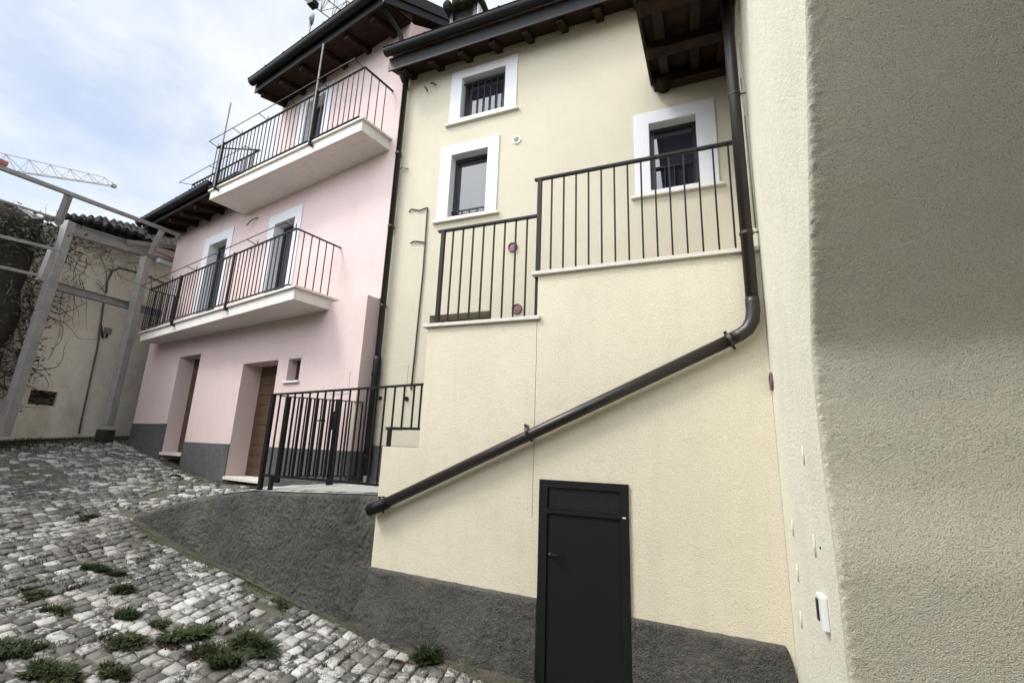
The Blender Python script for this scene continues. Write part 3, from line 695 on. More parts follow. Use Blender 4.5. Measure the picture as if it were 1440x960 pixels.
# gable side above the yellow roof
core.prism([PK(.001, 0, 6.9), PK(.001, -3.2, 9.05), PK(.001, -6, 7.4), PK(.001, -6, 6.9)], PK(3.73, 0, 0)-PK(.001, 0, 0))
core.fbox(PK, 0, .25, -6, -.3, 4.9, 6.95)
core.build('wall', M['pink'], ph)
for (s0, s1, zt, zb) in ((4.83-.03, 3.14+.01, -.087, -1.2), (2.09, .075, -.10, -1.2), (7.365, 5.695, .245, -1.0)):
    MB().fbox(PK, s1, s0, .19, .214, zb, zt).build('plinth', M['plinth_blue'], ph, bevel=.006)
MB().fbox(PK, .055, .07, -.05, .214, -1.2, -.10).build('plinth', M['plinth_blue'], ph)
# wooden doors
def wood_door(h, zb, depth, label):
    a, c, d, e = h; m_ = MB(); z = zb; n_ = int(round((e-zb)/.175)); hh = (e-zb)/n_
    for k in range(n_): m_.fbox(PK, a+.001, c-.001, -depth-.03, -depth, zb+hh*k+.004, zb+hh*(k+1)-.004)
    m_.fbox(PK, a, c, -depth-.05, -depth-.012, zb, e)
    o = m_.build('door', M['plank'], ph, bevel=.003); o['label'] = label
    MB().fbox(PK, a-.0, c+.0, -depth-.05, .2+.03, zb-.05, zb+.0).build('threshold', M['stone'], o, bevel=.004)
    return o
wood_door(LH[0], -.60, .13, 'brown horizontally boarded door nearer the landing'); wood_door(LH[1], -.30, .08, 'brown boarded door farther up the street')
a, c, d, e = LH[2]
sw_ = MB().fbox(PK, a, c, .02, .05, d, e).build('window', M['frame'], ph)
MB().fbox(PK, a-.03, c+.06, -.06, .235, d-.03, d+.002).build('sill', M['white'], sw_, bevel=.003)
MB().fbox(PK, .25, .66, .19, .206, .66, .97).build('access_panel', M['pink'], ph, bevel=.003)
MB().fbox(PK, .75, 1.9, .19, .204, -.02, .0).build('access_panel', M['pink'], ph, bevel=.003)
# french doors
def french(h, A, C_, E_, label):
    a, c, d, e = h
    o = MB().cells(PK, [A, a, c, C_], [d+.02, e, E_], lambda s, z: not (a < s < c and z < e), -.01, .016).build('balcony_door', M['white'], ph, bevel=.002); o['label'] = label
    MB().fbox(PK, a, a+.005, -.22, .0155, d, e).fbox(PK, c-.005, c, -.22, .0155, d, e).fbox(PK, a+.005, c-.005, -.22, .0155, e-.005, e).build('reveal', M['white'], o)
    fw = .06
    MB().cells(PK, [a+.005, a+.005+fw, c-.005-fw, c-.005], [d, d+.10, e-fw, e-.005], lambda s, z: not (a+.005+fw < s < c-.005-fw and d+.1 < z < e-fw), -.22, -.17).build('frame', M['frame'], o)
    MB().fbox(PK, a+.065, c-.065, -.20, -.19, d+.10, e-fw).build('pane', M['glass'], o)
    MB().fbox(PK, a, c, -.30, -.27, d, e).build('unlit_room_sheet', M['blackhole'], o)  # room darkness painted as a black sheet behind the glass
french(UH[0], 4.85, 6.1, 4.36, 'left white framed balcony door on the first floor')
french(UH[1], 2.37, 3.45, 4.22, 'right white framed balcony door on the first floor')
french(UH[2], 1.97, 3.0, 6.70, 'balcony door of the top floor under the eaves')
wire('cable_end', [PK(PK.px(x, y)[0], .03+.03*k, PK.px(x, y)[1]) for k, (x, y) in enumerate([(365, 307), (358, 311), (353, 320)])], .012, M['cable'], ph)
# balcony slabs
def skew(s, z, s0, n0, s1, n1, dn=0): return PK(s, n0+(n1-n0)*(s-s0)/(s1-s0)+dn, z)
def slab(s0, n0, s1, n1, z0, z1, name='balcony_slab'):
    def sk(s, dn, z): return skew(s, z, s0, n0, s1, n1, dn)
    o = MB().hexa([PK(s0, -.05, z0), sk(s0, 0, z0), sk(s1, 0, z0), PK(s1, -.05, z0), PK(s0, -.05, z1), sk(s0, 0, z1), sk(s1, 0, z1), PK(s1, -.05, z1)]).build(name, M['slab'], ph, bevel=.004)
    MB().hexa([PK(s0-.04, .003, z1), sk(s0-.04, .035, z1), sk(s1+.04, .035, z1), PK(s1+.04, .003, z1), PK(s0-.04, .003, z1+.035), sk(s0-.04, .035, z1+.035), sk(s1+.04, .035, z1+.035), PK(s1+.04, .003, z1+.035)]).build('coping', M['stone'], o, bevel=.004)
    return o
slab(.93, .78, 6.87, .56, 1.95, 2.115)['label'] = 'long white first floor balcony slab'
slab(.19, .555, 4.5, .70, 4.55, 4.72)['label'] = 'white second floor balcony slab above the first'
def balcony_rail(label, s0, n0, s1, n1, zb, zt, posts, poles=(), diag=None, loc=None, name='balcony_railing', rod=.17, bars_gap=.118):
    r_ = thing(name, label, 'balcony railing', loc)
    def sk(s, z, dn=0): return skew(s, z, s0, n0, s1, n1, dn)
    h = MB().bar(sk(s0, zt), sk(s1, zt), .035, .014); h.bar(sk(s0, zt), PK(s0, .0, zt), .035, .014)
    if diag: h.bar(sk(s1, zt), diag(zt), .03, .012)
    else: h.bar(sk(s1, zt), PK(s1, 0, zt), .035, .014)
    h.build('handrail', M['black'], r_)
    h = MB().bar(sk(s0, zb), sk(s1, zb), .03, .012); h.bar(sk(s0, zb), PK(s0, 0, zb), .03, .012)
    h.bar(sk(s1, zb), diag(zb) if diag else PK(s1, 0, zb), .03, .012)
    h.build('bottom_rail', M['black'], r_)
    n = int((s1-s0)/bars_gap)
    for k in range(n+1):
        s = s0+(s1-s0)*k/n; MB().bar(sk(s, zb), sk(s, zt), .012, .012).build('baluster', M['black'], r_)
    for (s, z_of) in ((s0, 0), (s1, 1)):
        e_ = sk(s, 0); w0 = diag(0) if (diag and z_of) else PK(s, 0, 0); m = max(3, int((e_-w0).length/bars_gap))
        for k in range(1, m):
            q = lerp(e_, w0, k/m); MB().bar((q.x, q.y, zb), (q.x, q.y, zt), .012, .012).build('baluster', M['black'], r_)
    for s in posts:
        MB().bar(sk(s, zb-.13, .03), sk(s, zt+.005, .03), .035, .03).build('post', M['black'], r_)
        MB().bar(sk(s, zb-.12, -.03), sk(s, zb-.12, .05), .03, .03).tube([sk(s, zb-.12, .04), sk(s-.05, zb-.13, .04)], .016, 8).build('bracket', M['black'], r_)
    # outer rod on short arms
    rd = MB().bar(sk(s0+.02, zt+.03, rod), sk(s1-.02, zt+.03, rod), .010, .010); rd.build('outer_rod', M['black'], r_)
    n = 5
    for k in range(n+1):
        s = s0+.03+(s1-s0-.06)*k/n; MB().bar(sk(s, zt, 0), sk(s, zt+.03, rod), .010, .010).bar(sk(s, zt, 0), sk(s, zt+.09, .0), .01, .01).build('rod_arm', M['black'], r_)
    for (s, zz0, zz1) in poles: MB().tube([sk(s, zz0, .05), sk(s, zz1, .05)], .014, 8).build('sunshade_pole', M['greyp'], r_)
    return r_
sA = PK.px(324, 435, .66)[0]; sB = PK.px(248, 456, .60)[0]
balcony_rail('black first floor balcony railing with a flower box rod outside it', 1.12, .775, 6.78, .60, 2.20, 3.08, [sA, sB], loc=tuple(PK(4, .7, 2.15)))
sC = PK.px(434, 205, .66)[0]; sD = PK.px(303, 268, .74)[0]
zC = PK.px(454, 62, .68)[1]; zD = PK.px(324, 147, .76)[1]
balcony_rail('black top floor balcony railing with two upright poles, below the big eaves', .26, .58, 4.5, .74, 4.79, 5.68, [sC, sD], [(sC, 4.7, zC), (sD, 4.7, zD)],
             diag=lambda z: PK(3.80, .26, z), loc=tuple(PK(2.3, .65, 4.7)))
# terrace railing further left
tr = thing('terrace_railing', 'low terrace railing above the lower eaves, left of the top balcony', 'railing', tuple(PK(5, .3, 4.95)))
MB().bar(PK(3.80, .26, 5.68), PK(6.52, .34, 5.68), .035, .014).build('handrail', M['black'], tr)
MB().bar(PK(3.80, .26, 5.15), PK(6.52, .34, 5.15), .03, .012).build('bottom_rail', M['black'], tr)
for s in lin(3.85, 6.5, 22): MB().bar(PK(s, .26+.08*(s-3.8)/2.7, 4.98), PK(s, .26+.08*(s-3.8)/2.7, 5.68), .012, .012).build('baluster', M['black'], tr)
MB().bar(PK(4.0, .45, 5.72), PK(6.75, .52, 5.72), .010, .010).bar(PK(6.75, .52, 5.72), PK(6.5, .34, 5.68), .01, .01).bar(PK(4.0, .45, 5.72), PK(3.9, .28, 5.68), .01, .01).bar(PK(5.4, .49, 5.72), PK(5.3, .3, 5.68), .01, .01).build('outer_rod', M['black'], tr)
MB().bar(PK(6.5, .34, 5.68), PK(6.5, -.6, 5.68), .03, .012).build('side_rail', M['black'], tr)
# roofs of the pink house
def eaves(parent, s0, s1, zw, n1, z1, rafts, fascia=.16, gut=True, thick=.05, over0=0):
    MB().hexa([PK(s0, 0, zw), PK(s0, n1, z1), PK(s1, n1, z1), PK(s1, 0, zw), PK(s0, 0, zw+thick), PK(s0, n1, z1+thick), PK(s1, n1, z1+thick), PK(s1, 0, zw+thick)]).build('soffit', M['wood'], parent)
    for s in rafts:
        MB().hexa([PK(s-.05, 0, zw-.11), PK(s-.05, n1-.06, z1-.10), PK(s+.05, n1-.06, z1-.10), PK(s+.05, 0, zw-.11), PK(s-.05, 0, zw-.002), PK(s-.05, n1-.06, z1-.002), PK(s+.05, n1-.06, z1-.002), PK(s+.05, 0, zw-.002)]).build('rafter', M['wood'], parent, bevel=.008)
    MB().hexa([PK(s0-.01, n1-.003, z1-.02), PK(s0-.01, n1+.02, z1-.02), PK(s1+.01, n1+.02, z1-.02), PK(s1+.01, n1-.003, z1-.02), PK(s0-.01, n1-.003, z1+fascia), PK(s0-.01, n1+.02, z1+fascia), PK(s1+.01, n1+.02, z1+fascia), PK(s1+.01, n1-.003, z1+fascia)]).build('fascia', M['gutter'], parent)
    if gut: gutter(parent, PK, s0-.02, s1+.02, n1+.021, z1+fascia+.03)
eaves(ph, -.0, 3.74, 6.90, .56, 6.78, lin(.35, 3.6, 5))
tiles(ph, PK, -.02, 3.76, .60, 6.99, -3.2, 9.2, M['roof'])
tiles(ph, PK, -.02, 3.76, -3.2, 9.2, -6.1, 7.5, M['roof'])
vb_ = MB()
for (na, nb_, za, zb_) in ((.62, -3.2, 6.88, 9.1),):
    vb_.hexa([PK(-.06, na, za-.17), PK(-.03, na, za-.17), PK(-.03, nb_, zb_-.17), PK(-.06, nb_, zb_-.17), PK(-.06, na, za+.17), PK(-.03, na, za+.17), PK(-.03, nb_, zb_+.17), PK(-.06, nb_, zb_+.17)])
    vb_.hexa([PK(-.09, na, za-.02), PK(-.061, na, za-.02), PK(-.061, nb_, zb_-.02), PK(-.09, nb_, zb_-.02), PK(-.09, na, za+.19), PK(-.061, na, za+.19), PK(-.061, nb_, zb_+.19), PK(-.09, nb_, zb_+.19)])
vb_.build('verge_flashing', M['gutter'], ph)
MB().hexa([PK(-.03, .0, 6.93), PK(-.03, .56, 6.80), PK(.0, .56, 6.80), PK(0, 0, 6.93), PK(-.03, 0, 7.2), PK(-.03, .6, 7.0), PK(0, .6, 7.0), PK(0, 0, 7.2)]).build('verge_board', M['wood'], ph)
MB().tube([PK(.12, .62, 6.95), PK(.10, .5, 6.82), PK(.08, .12, 6.62), PK(.08, .08, 6.5), PK(.08, .08, 5.95)], .04, 12).build('downpipe', M['gutter'], ph, smooth=True)
eaves(ph, 4.52, 8.0, 4.93, .62, 4.80, lin(4.9, 7.9, 5), fascia=.1)
MB().hexa([PK(3.75, .62, 4.96), PK(8.02, .62, 4.96), PK(8.02, -3, 5.05), PK(3.75, -3, 5.05), PK(3.75, .62, 4.99), PK(8.02, .62, 4.99), PK(8.02, -3, 5.08), PK(3.75, -3, 5.08)]).build('terrace_roof', M['gutter'], ph)
# dish and cranes
q = PK.o+Vector(); s_, z_ = PK.px(438, 27, -.6)
dish = thing('satellite_dish', 'small blue grey dish edge poking above the big gutter', 'satellite dish', tuple(PK(s_, -.6, z_-.4)))
c0 = PK(s_, -.6, z_); ax = Vector((.35, .9, .1)).normalized(); xx_ = ax.cross(Vector((0, 0, 1))).normalized(); yy_ = xx_.cross(ax)
m_ = MB(); 
for (rr, dn) in ((.02, -.05), (.08, -.035), (.13, -.01), (.17, .02)):
    for k in range(20): a_ = 2*math.pi*k/20; m_.v.append(tuple(c0+xx_*rr*math.cos(a_)*.8+yy_*rr*math.sin(a_)+ax*dn))
m_.f = [(j*20+k, j*20+(k+1) % 20, (j+1)*20+(k+1) % 20, (j+1)*20+k) for j in range(3) for k in range(20)]+[tuple(range(20))]
m_.build('reflector', M['dish'], dish, smooth=True, recalc=False)
MB().tube([c0-ax*.05, c0-Vector((0, 0, .25)), c0-Vector((0, 0, 1.3))], .02, 8).build('mast', M['steel'], dish)
def lattice(m, A, B, w, h, n, r, up=Vector((0, 0, 1)), tri=True, taper=1.0):
    d = (B-A).normalized(); x = d.cross(up).normalized()*w/2; y = x.normalized().cross(d).normalized()*h
    if y.z < 0: y = -y
    L1 = [lerp(A, B, k/n)-x for k in range(n+1)]; L2 = [lerp(A, B, k/n)+x for k in range(n+1)]
    T = [lerp(A, B, (k+.5)/n)+y*(1-(1-taper)*k/n) for k in range(n)]
    for Q in (L1, L2): m.tube([Q[0], Q[-1]], r, 5)
    m.tube([T[0], T[-1]], r, 5)
    for k in range(n):
        for Q in (L1, L2): m.tube([Q[k], T[k]], r*.7, 4); m.tube([T[k], Q[k+1]], r*.7, 4)
        m.tube([L1[k], L2[k+1]], r*.6, 4); m.tube([L1[k], L2[k]], r*.6, 4)
tc_ = thing('tower_crane', 'distant tower crane with a long pale lattice jib over the old houses', 'crane', (-70, 15, 0))
A = ray(-40, 232); A = A/A.length*62; B = ray(160, 262); B = B/B.length*70
m_ = MB(); lattice(m_, A, B, .8, 1.5, 7, .035, taper=.45); jo = m_.build('jib', M['crane'], tc_)
MB().box(B.x-.2, B.x+.2, B.y-.3, B.y+.2, B.z-.15, B.z+.2).build('jib_tip', M['crane'], tc_)
q = ray(6, 229); q = q/q.length*63; MB().box(q.x-.2, q.x+.2, q.y-.4, q.y+.2, q.z-.25, q.z+.15).build('trolley', M['crane_red'], tc_)
m_ = MB(); lattice(m_, Vector((A.x, A.y, 0)), A, 1.4, 1.4, 14, .06, up=Vector((0, 1, 0))); m_.build('mast', M['crane_red'], tc_)
t2_ = thing('tower_crane', 'dark lattice crane boom just above the big pink roof gutter', 'crane', (-35, 25, 0))
A = ray(405, -30); A = A/A.length*48; B = ray(500, 42); B = B/B.length*48
m_ = MB(); lattice(m_, A, B, 1.4, 2.0, 6, .05); m_.build('jib', M['steel'], t2_)
q = ray(440, 5); q = q/q.length*47.5; MB().box(q.x-.3, q.x+.3, q.y-.3, q.y+.3, q.z-.25, q.z+.2).build('hoist', M['gutter'], t2_)
m_ = MB(); lattice(m_, Vector((B.x, B.y, 0)), B, 1.6, 1.6, 14, .06, up=Vector((0, 1, 0))); m_.build('mast', M['steel'], t2_)
# ------------------------------------------------------------------ old house on the left
oh = thing('old_house', 'weathered ochre plaster house with old dark tiled roof at the end of the street', 'house', tuple(WL(0, 0, -.2)))
def wpx(x, y, n=0): s, z = WL.px(x, y, n); return s, z
sn0, zn1 = wpx(44, 547); sn1, zn0 = wpx(77, 571)
zt_l = wpx(95, 308)[1]; 
ztop = 5.0
NH = (sn0, sn1, zn0, zn1)
ztop = 4.0
ow = MB().cells(WL, [-3.4, 6.5]+list(NH[:2]), [-1.5, ztop]+list(NH[2:]), solid_f([NH]), -.5, 0)
ow.prism([WL(-3.4, -.5, 4.0), WL(6.5, -.5, 4.0), WL(6.5, -.5, 4.6), WL(.3, -.5, 4.5), WL(-3.0, -.5, 4.02)], WL.n*.5)
ow.build('wall', M['oldwall'], oh)
MB().fbox(WL, sn0-.01, sn1+.01, -.12, -.05, zn0-.02, zn1+.02).build('niche', M['blackhole'], oh)
m_ = MB()
for k in range(26):
    s = random.uniform(sn0, sn1); z = random.uniform(zn0, zn1); m_.fbox(WL, s-.06, s+.06, -.1, -.03+random.uniform(-.02, .015), z-.02, z+.02)
m_.build('rubble', M['brick'], oh)
# string course / arch moulding upper window
pts = [(148, 412), (150, 395), (157, 381), (168, 377), (195, 384), (225, 396), (240, 402)]
MB().tube([WL(wpx(x, y)[0], .02, wpx(x, y)[1]) for x, y in pts], .02, 8).build('moulding', M['bark'], oh, smooth=True)
MB().tube([WL(wpx(x, y)[0], .05, wpx(x, y)[1]) for x, y in [(143, 425), (141, 440), (137, 470), (134, 490), (125, 530), (112, 590), (108, 610)]], .018, 8).build('wall_pipe', M['bark'], oh, smooth=True)
MB().tube([WL(wpx(x, y)[0], .05, wpx(x, y)[1]) for x, y in [(139, 455), (142, 475), (147, 474), (149, 466)]], .02, 8).build('cable', M['cable'], oh, smooth=True)
s_, z_ = wpx(149, 466); MB().fbox(WL, s_-.06, s_+.06, 0, .09, z_-.05, z_+.08).build('meter_box', M['greyp'], oh, bevel=.01)
# roof of the old house: sloping tile courses
ro = MB(); nseg = 300; rows = 26
for j in range(rows+1):
    t = j/rows
    for i in range(nseg+1):
        s = -2.95+7.5*i/nseg; ph_ = ((s)/.2) % 1; sb = s+2.2*t
        zf_ = 4.17+.17*(s+2.9); zb_ = 5.40+.36*(sb+.67); row = (t*rows/2) % 1
        ro.v.append(tuple(WL(sb, .42-3.0*t+.02*nz(s, t, 0, 6), zf_+(zb_-zf_)*t+.07*abs(math.cos(math.pi*ph_))+.16*nz(s, t*5, 0, .9)+.05*nz(s, t*9, 3, 5)+.05*(1-row))))
w_ = nseg+1; ro.f = [(j*w_+i, j*w_+i+1, (j+1)*w_+i+1, (j+1)*w_+i) for j in range(rows) for i in range(nseg)]
ob = ro.build('roof', M['oldroof'], oh, recalc=False); so = ob.modifiers.new('thick', 'SOLIDIFY'); so.thickness = .06
for k in range(18):
    s = -2.85+.4*k; MB().bar(WL(s, -.02, 4.12+.17*(s+2.9)), WL(s, .38, 4.10+.17*(s+2.9)), .08, .08).build('rafter', M['wood'], oh)
def wq(x, y, n): q = wpx(x, y, n); return WL(q[0], n, q[1])
MB().bar(wq(178, 340, .45), wq(252, 348, .45), .10, .02, up=WL.n).build('flashing', M['steel'], oh)
MB().bar(wq(215, 352, .42), wq(252, 362, .42), .22, .02, up=WL.n).build('gable_plaster', M['pink'], oh)
MB().bar(wq(222, 366, .5), wq(240, 373, .5), .10, .12, up=WL.n).build('cover_sheet', M['white'], oh)
# side return in dark stone, beside the pink house
st_ = MB(); 
for i in range(13):
    for j in range(25):
        s = .12+.9*i/12; z = -.8+4.0*j/24; st_.v.append(tuple(WL(s, .12+.16*nz(s, z, 0, 3)+.35*i/12, z)))
st_.f = [(i*25+j, i*25+j+1, (i+1)*25+j+1, (i+1)*25+j) for i in range(12) for j in range(24)]
so_ = st_.build('rubble_buttress', M['darkstone'], None, smooth=True); md = so_.modifiers.new('t', 'SOLIDIFY'); md.thickness = .1
tag(so_, 'dark rubble masonry patch in the narrow gap beside the pink house corner', 'masonry')
# ------------------------------------------------------------------ steel shoring frame
sf = thing('steel_shoring', 'grey steel shoring frame propping the old plaster house', 'shoring frame', tuple(WL(-1, .6, -.1)))
def wbar(p, q, w_, h_, n0=.55, n1=None, name='beam', flange=True, mat='steel'):
    n1 = n0 if n1 is None else n1
    a_ = WL(wpx(*p, n0)[0], n0, wpx(*p, n0)[1]); c_ = WL(wpx(*q, n1)[0], n1, wpx(*q, n1)[1])
    m_ = MB(); d_ = (c_-a_).normalized(); side = WL.n.cross(d_).normalized()
    if flange:
        m_.bar(a_, c_, w_*.99, .02, up=WL.n)
        m_.bar(a_+side*w_/2, c_+side*w_/2, .018, h_, up=WL.n).bar(a_-side*w_/2, c_-side*w_/2, .018, h_, up=WL.n)
    else: m_.bar(a_, c_, w_, h_, up=WL.n)
    return m_.build(name, M[mat], sf, bevel=.004)
wbar((98, 312), (3, 613), .15, .14, .6, name='column', flange=False)
wbar((206, 362), (151, 598), .16, .15, .6, name='column', flange=False)
wbar((84, 318), (212, 356), .22, .14, .40, name='beam'); wbar((212, 356), (262, 378), .17, .14, .40, name='beam')
wbar((78, 402), (250, 448), .14, .14, .40, name='beam')
wbar((-60, 213), (253, 331), .07, .07, 1.3, name='top_rail', flange=False)
wbar((97, 274), (82, 314), .10, .09, 1.28, .72, name='outrigger', flange=False)
wbar((229, 322), (212, 357), .10, .09, 1.28, .7, name='outrigger', flange=False)
wbar((74, 352), (57, 395), .10, .10, .95, name='outrigger', flange=False)
wbar((-60, 262), (85, 309), .035, .035, .9, name='cable', flange=False)
wbar((-60, 318), (88, 353), .05, .05, 1.2, name='tube', flange=False)
wbar((-60, 362), (53, 387), .05, .05, 1.0, name='tube', flange=False)
wbar((200, 362), (150, 374), .02, .02, .45, name='tie_rod', flange=False); wbar((196, 356), (175, 352), .02, .02, .45, name='tie_rod', flange=False)
wbar((84, 330), (109, 356), .02, .02, .45, name='tie_rod', flange=False)
s_, z_ = wpx(150, 600, .6); MB().fbox(WL, s_-.13, s_+.12, .5, .72, z_-.5, z_-.06).build('footing', M['darkstone'], sf, bevel=.02)
s_, z_ = wpx(2, 590, .6)
# ruin wall to the left
rn = MB()
for i in range(31):
    for j in range(31):
        s = -9+5.85*i/30; z = -1+4.9*j/30+(.4*nz(s, 0, 5, .9) if j == 30 else 0); rn.v.append(tuple(WL(s, -.05+.15*nz(s, z, 0, 1.6), z)))
rn.f = [(i*31+j, i*31+j+1, (i+1)*31+j+1, (i+1)*31+j) for i in range(30) for j in range(30)]
ro_ = rn.build('ruined_wall', M['darkstone'], None, smooth=True); md = ro_.modifiers.new('t', 'SOLIDIFY'); md.thickness = .4
tag(ro_, 'dark overgrown ruined wall at the far left edge behind the steel column', 'ruin')
gw = MB().fbox(WL, wpx(20, 320, -.6)[0], wpx(62, 310, -.6)[0], -.9, -.6, 3.2, wpx(40, 297, -.6)[1]).build('garden_wall', M['concrete']); tag(gw, 'small grey plastered wall end showing above the creeper', 'wall')
# ------------------------------------------------------------------ creepers
def leaves(m_, c, n, sx, size, F=WL):
    for _ in range(n):
        s = c[0]+random.gauss(0, sx[0]); nn = c[1]+abs(random.gauss(0, sx[1])); z = c[2]+random.gauss(0, sx[2])
        p = F(s, nn, z); a_ = random.random()*6.28; t_ = Vector((math.cos(a_), math.sin(a_), random.uniform(-.6, .6))).normalized(); u_ = t_.cross(Vector((random.random()-.5, random.random()-.5, random.random()-.5))).normalized()
        l = size*random.uniform(.6, 1.3); m_.add([p-t_*l, p-u_*l*.5, p+t_*l, p+u_*l*.5], [(0, 1, 2, 3)])
def vine(m_, s, z, n, length, r=.008, down=.0, spread=.9):
    pts = [WL(s, n, z)]; a_ = random.uniform(0, 6.28)
    for k in range(int(length/.09)):
        a_ += random.uniform(-.55, .55); s += .09*math.cos(a_)*spread; z += .09*(math.sin(a_)*.8-down); n = max(.02, n+random.uniform(-.02, .02)); pts.append(WL(s, n, z))
    m_.tube(pts, [r*(1-.7*k/len(pts)) for k in range(len(pts))], 4, caps=False)
cr = thing('climbing_plant', 'dense half bare creeper covering the ruin and spilling over the old plaster wall', 'climbing plant', tuple(WL(-2.5, .1, 0)))
stems = MB(); lv = MB()
s_l, z_l = wpx(30, 420)
for _ in range(170):
    x = random.uniform(-30, 75); y = random.uniform(322, 560)
    if x > 75-(y-300)*.24: continue
    s, z = wpx(x, y); vine(stems, s, z, random.uniform(.05, .35), random.uniform(.5, 1.6), random.uniform(.006, .02), .05); 
    leaves(lv, (s, .12, z), 20, (.2, .15, .2), .032)
for _ in range(60):
    x = random.gauss(120, 38); y = 355+random.gauss(0, 16)+(x-120)*.22
    if x < 70 or x > 205: continue
    s, z = wpx(x, y); vine(stems, s, z, random.uniform(.04, .3), random.uniform(.3, 1.0), random.uniform(.004, .011), .06)
    if random.random() < .6: leaves(lv, (s, .08, z), 7, (.13, .08, .10), .018)
for _ in range(16):
    x = random.uniform(70, 130); y = random.uniform(385, 430); s, z = wpx(x, y); vine(stems, s, z, .1, random.uniform(.6, 1.6), .006, .55, .5)
for _ in range(50):
    x = random.uniform(-20, 85); y = 332+random.gauss(0, 10)+x*.05; s, z = wpx(x, y); leaves(lv, (s, .2, z), 26, (.2, .2, .10), .034)
for _ in range(30):
    t = random.random(); x = 75-t*68; y = 400+t*190; s, z = wpx(x-5, y, .3); leaves(lv, (s, .1, z), 5, (.1, .08, .15), .02)
stems.build('stem', M['bark'], cr); lv.build('foliage', M['ivy'], cr, recalc=False)
# ------------------------------------------------------------------ hills
hl = MB(); 
for j in range(12):
    for i in range(61):
        a_ = R(95)+R(110)*i/60; r_ = 260+40*j; h_ = (22+10*nz(i*.17, j*.2)+5*nz(i*.6, j*.5))*math.sin(math.pi*min(1, j/8)*.5)+j*2.5; hl.v.append((r_*math.cos(a_), r_*math.sin(a_), h_*1.9-4))
hl.f = [(j*61+i, j*61+i+1, (j+1)*61+i+1, (j+1)*61+i) for j in range(11) for i in range(60)]
structure(hl.build('hillside', M['hill'], smooth=True, recalc=False))
# ------------------------------------------------------------------ weeds
def tuft(x, y, R0, h, n, mat='grass', seed=0, flat=.5):
    rd = random.Random(seed); m_ = MB(); Z = zg(x, y); ang = rd.uniform(-.4, .9)
    k_ = max(4, int(R0/.018)); cen = []
    for _ in range(k_):
        e_ = rd.gauss(0, .5)*R0*1.3; f_ = rd.gauss(0, .38)*R0*.7
        cx_, cy_ = e_*math.cos(ang)-f_*math.sin(ang), e_*math.sin(ang)+f_*math.cos(ang)
        if cen:
            q_ = min(cen, key=lambda c: (c[0]-cx_)**2+(c[1]-cy_)**2); d_ = math.hypot(q_[0]-cx_, q_[1]-cy_)
            if d_ > .06: cx_ = q_[0]+(cx_-q_[0])*.06/d_; cy_ = q_[1]+(cy_-q_[1])*.06/d_
        cen.append((cx_, cy_, rd.uniform(.5, 1.2), rd.uniform(.03, .06), rd.random()))
    for _ in range(n):
        ex, ey, hs, rs, kind = rd.choice(cen); la = rd.random()*6.28; rr = rs*math.sqrt(rd.random())
        bx, by = ex+rr*math.cos(la), ey+rr*math.sin(la); la += rd.uniform(-.6, .6)
        tall = rd.random() > .965
        hh = h*hs*rd.uniform(.35, 1.0)*(1.9 if tall else 1)
        if kind > .6: out = hh*rd.uniform(.5, 1.2); hh *= .55; w_ = rd.uniform(.005, .011)      # broad rosette leaves
        else: out = hh*rd.uniform(.1, .8)*flat*1.6; w_ = rd.uniform(.0022, .0055)
        if tall: out *= .3; w_ = .0022
        px_, py_ = -math.sin(la)*w_, math.cos(la)*w_
        o = len(m_.v); zb = zg(x+bx, y+by)-Z-.005
        for (t, ww) in ((0, .7), (.4, 1.0), (.75, .85)):
            X_ = bx+math.cos(la)*out*t*t; Y_ = by+math.sin(la)*out*t*t; Z_ = zb+hh*(t-.3*t*t*flat)
            m_.v += [(X_-px_*ww, Y_-py_*ww, Z_), (X_+px_*ww, Y_+py_*ww, Z_)]
        m_.v.append((bx+math.cos(la)*out, by+math.sin(la)*out, zb+hh*(1-.5*flat)))
        m_.f += [(o, o+1, o+3, o+2), (o+2, o+3, o+5, o+4), (o+4, o+5, o+6)]
    return m_
TU = [((365, 912), .17, .13, 420, 'largest dark green weed clump, at the foot of the frame left of the grey wall'),
      ((300, 925), .20, .12, 420, 'broad grassy weed clump beside the largest clump'),
      ((258, 893), .14, .11, 300, 'bushy weed clump between white cobbles, above the broad grassy one'),
      ((180, 905), .15, .08, 240, 'low grass tuft left of the bushy clump near the bottom'),
      ((152, 945), .13, .08, 200, 'small grass tuft at the bottom edge of the frame'),
      ((70, 948), .24, .09, 420, 'wide patch of grass in the bottom left corner'),
      ((182, 868), .12, .07, 220, 'dark round weed tuft, third in the row down the street'),
      ((178, 831), .13, .08, 260, 'dark green weed tuft, second in the row down the street'),
      ((155, 806), .17, .08, 320, 'dark green weed cushion, first in the row down the street'),
      ((605, 930), .15, .13, 420, 'bright green weed clump against the base of the grey plinth'),
      ((340, 808), .08, .05, 110, 'tiny weed growing at the foot of the low grey wall'),
      ((205, 707), .14, .10, 200, 'yellow green weed at the tip of the low wall'),
      ((68, 736), .28, .08, 240, 'flat weed patch far up the left side of the street'),
      ((110, 770), .2, .05, 160, 'thin weed patch above the dark green cushion'),
      ((50, 832), .16, .05, 180, 'small weed spot near the left edge among grey cobbles'),
      ((80, 860), .12, .05, 130, 'little weed tuft left of the row down the street'),
      ((10, 910), .25, .08, 260, 'grass patch touching the left edge near the bottom')]
for k, ((x, y), r0, h, n, lab) in enumerate(TU):
    q = onZ(x, y, -1.5)
    for _ in range(8): q = onZ(x, y, zg(q.x, q.y))
    o = tuft(q.x, q.y, r0*1.05, h*random.uniform(.9, 1.2), int(n*4), seed=k+3, flat=.75).build('weed_clump', M['grass'], recalc=False); o.location = (q.x, q.y, zg(q.x, q.y))
    tag(o, lab, 'weed', 'weeds growing between the cobbles')
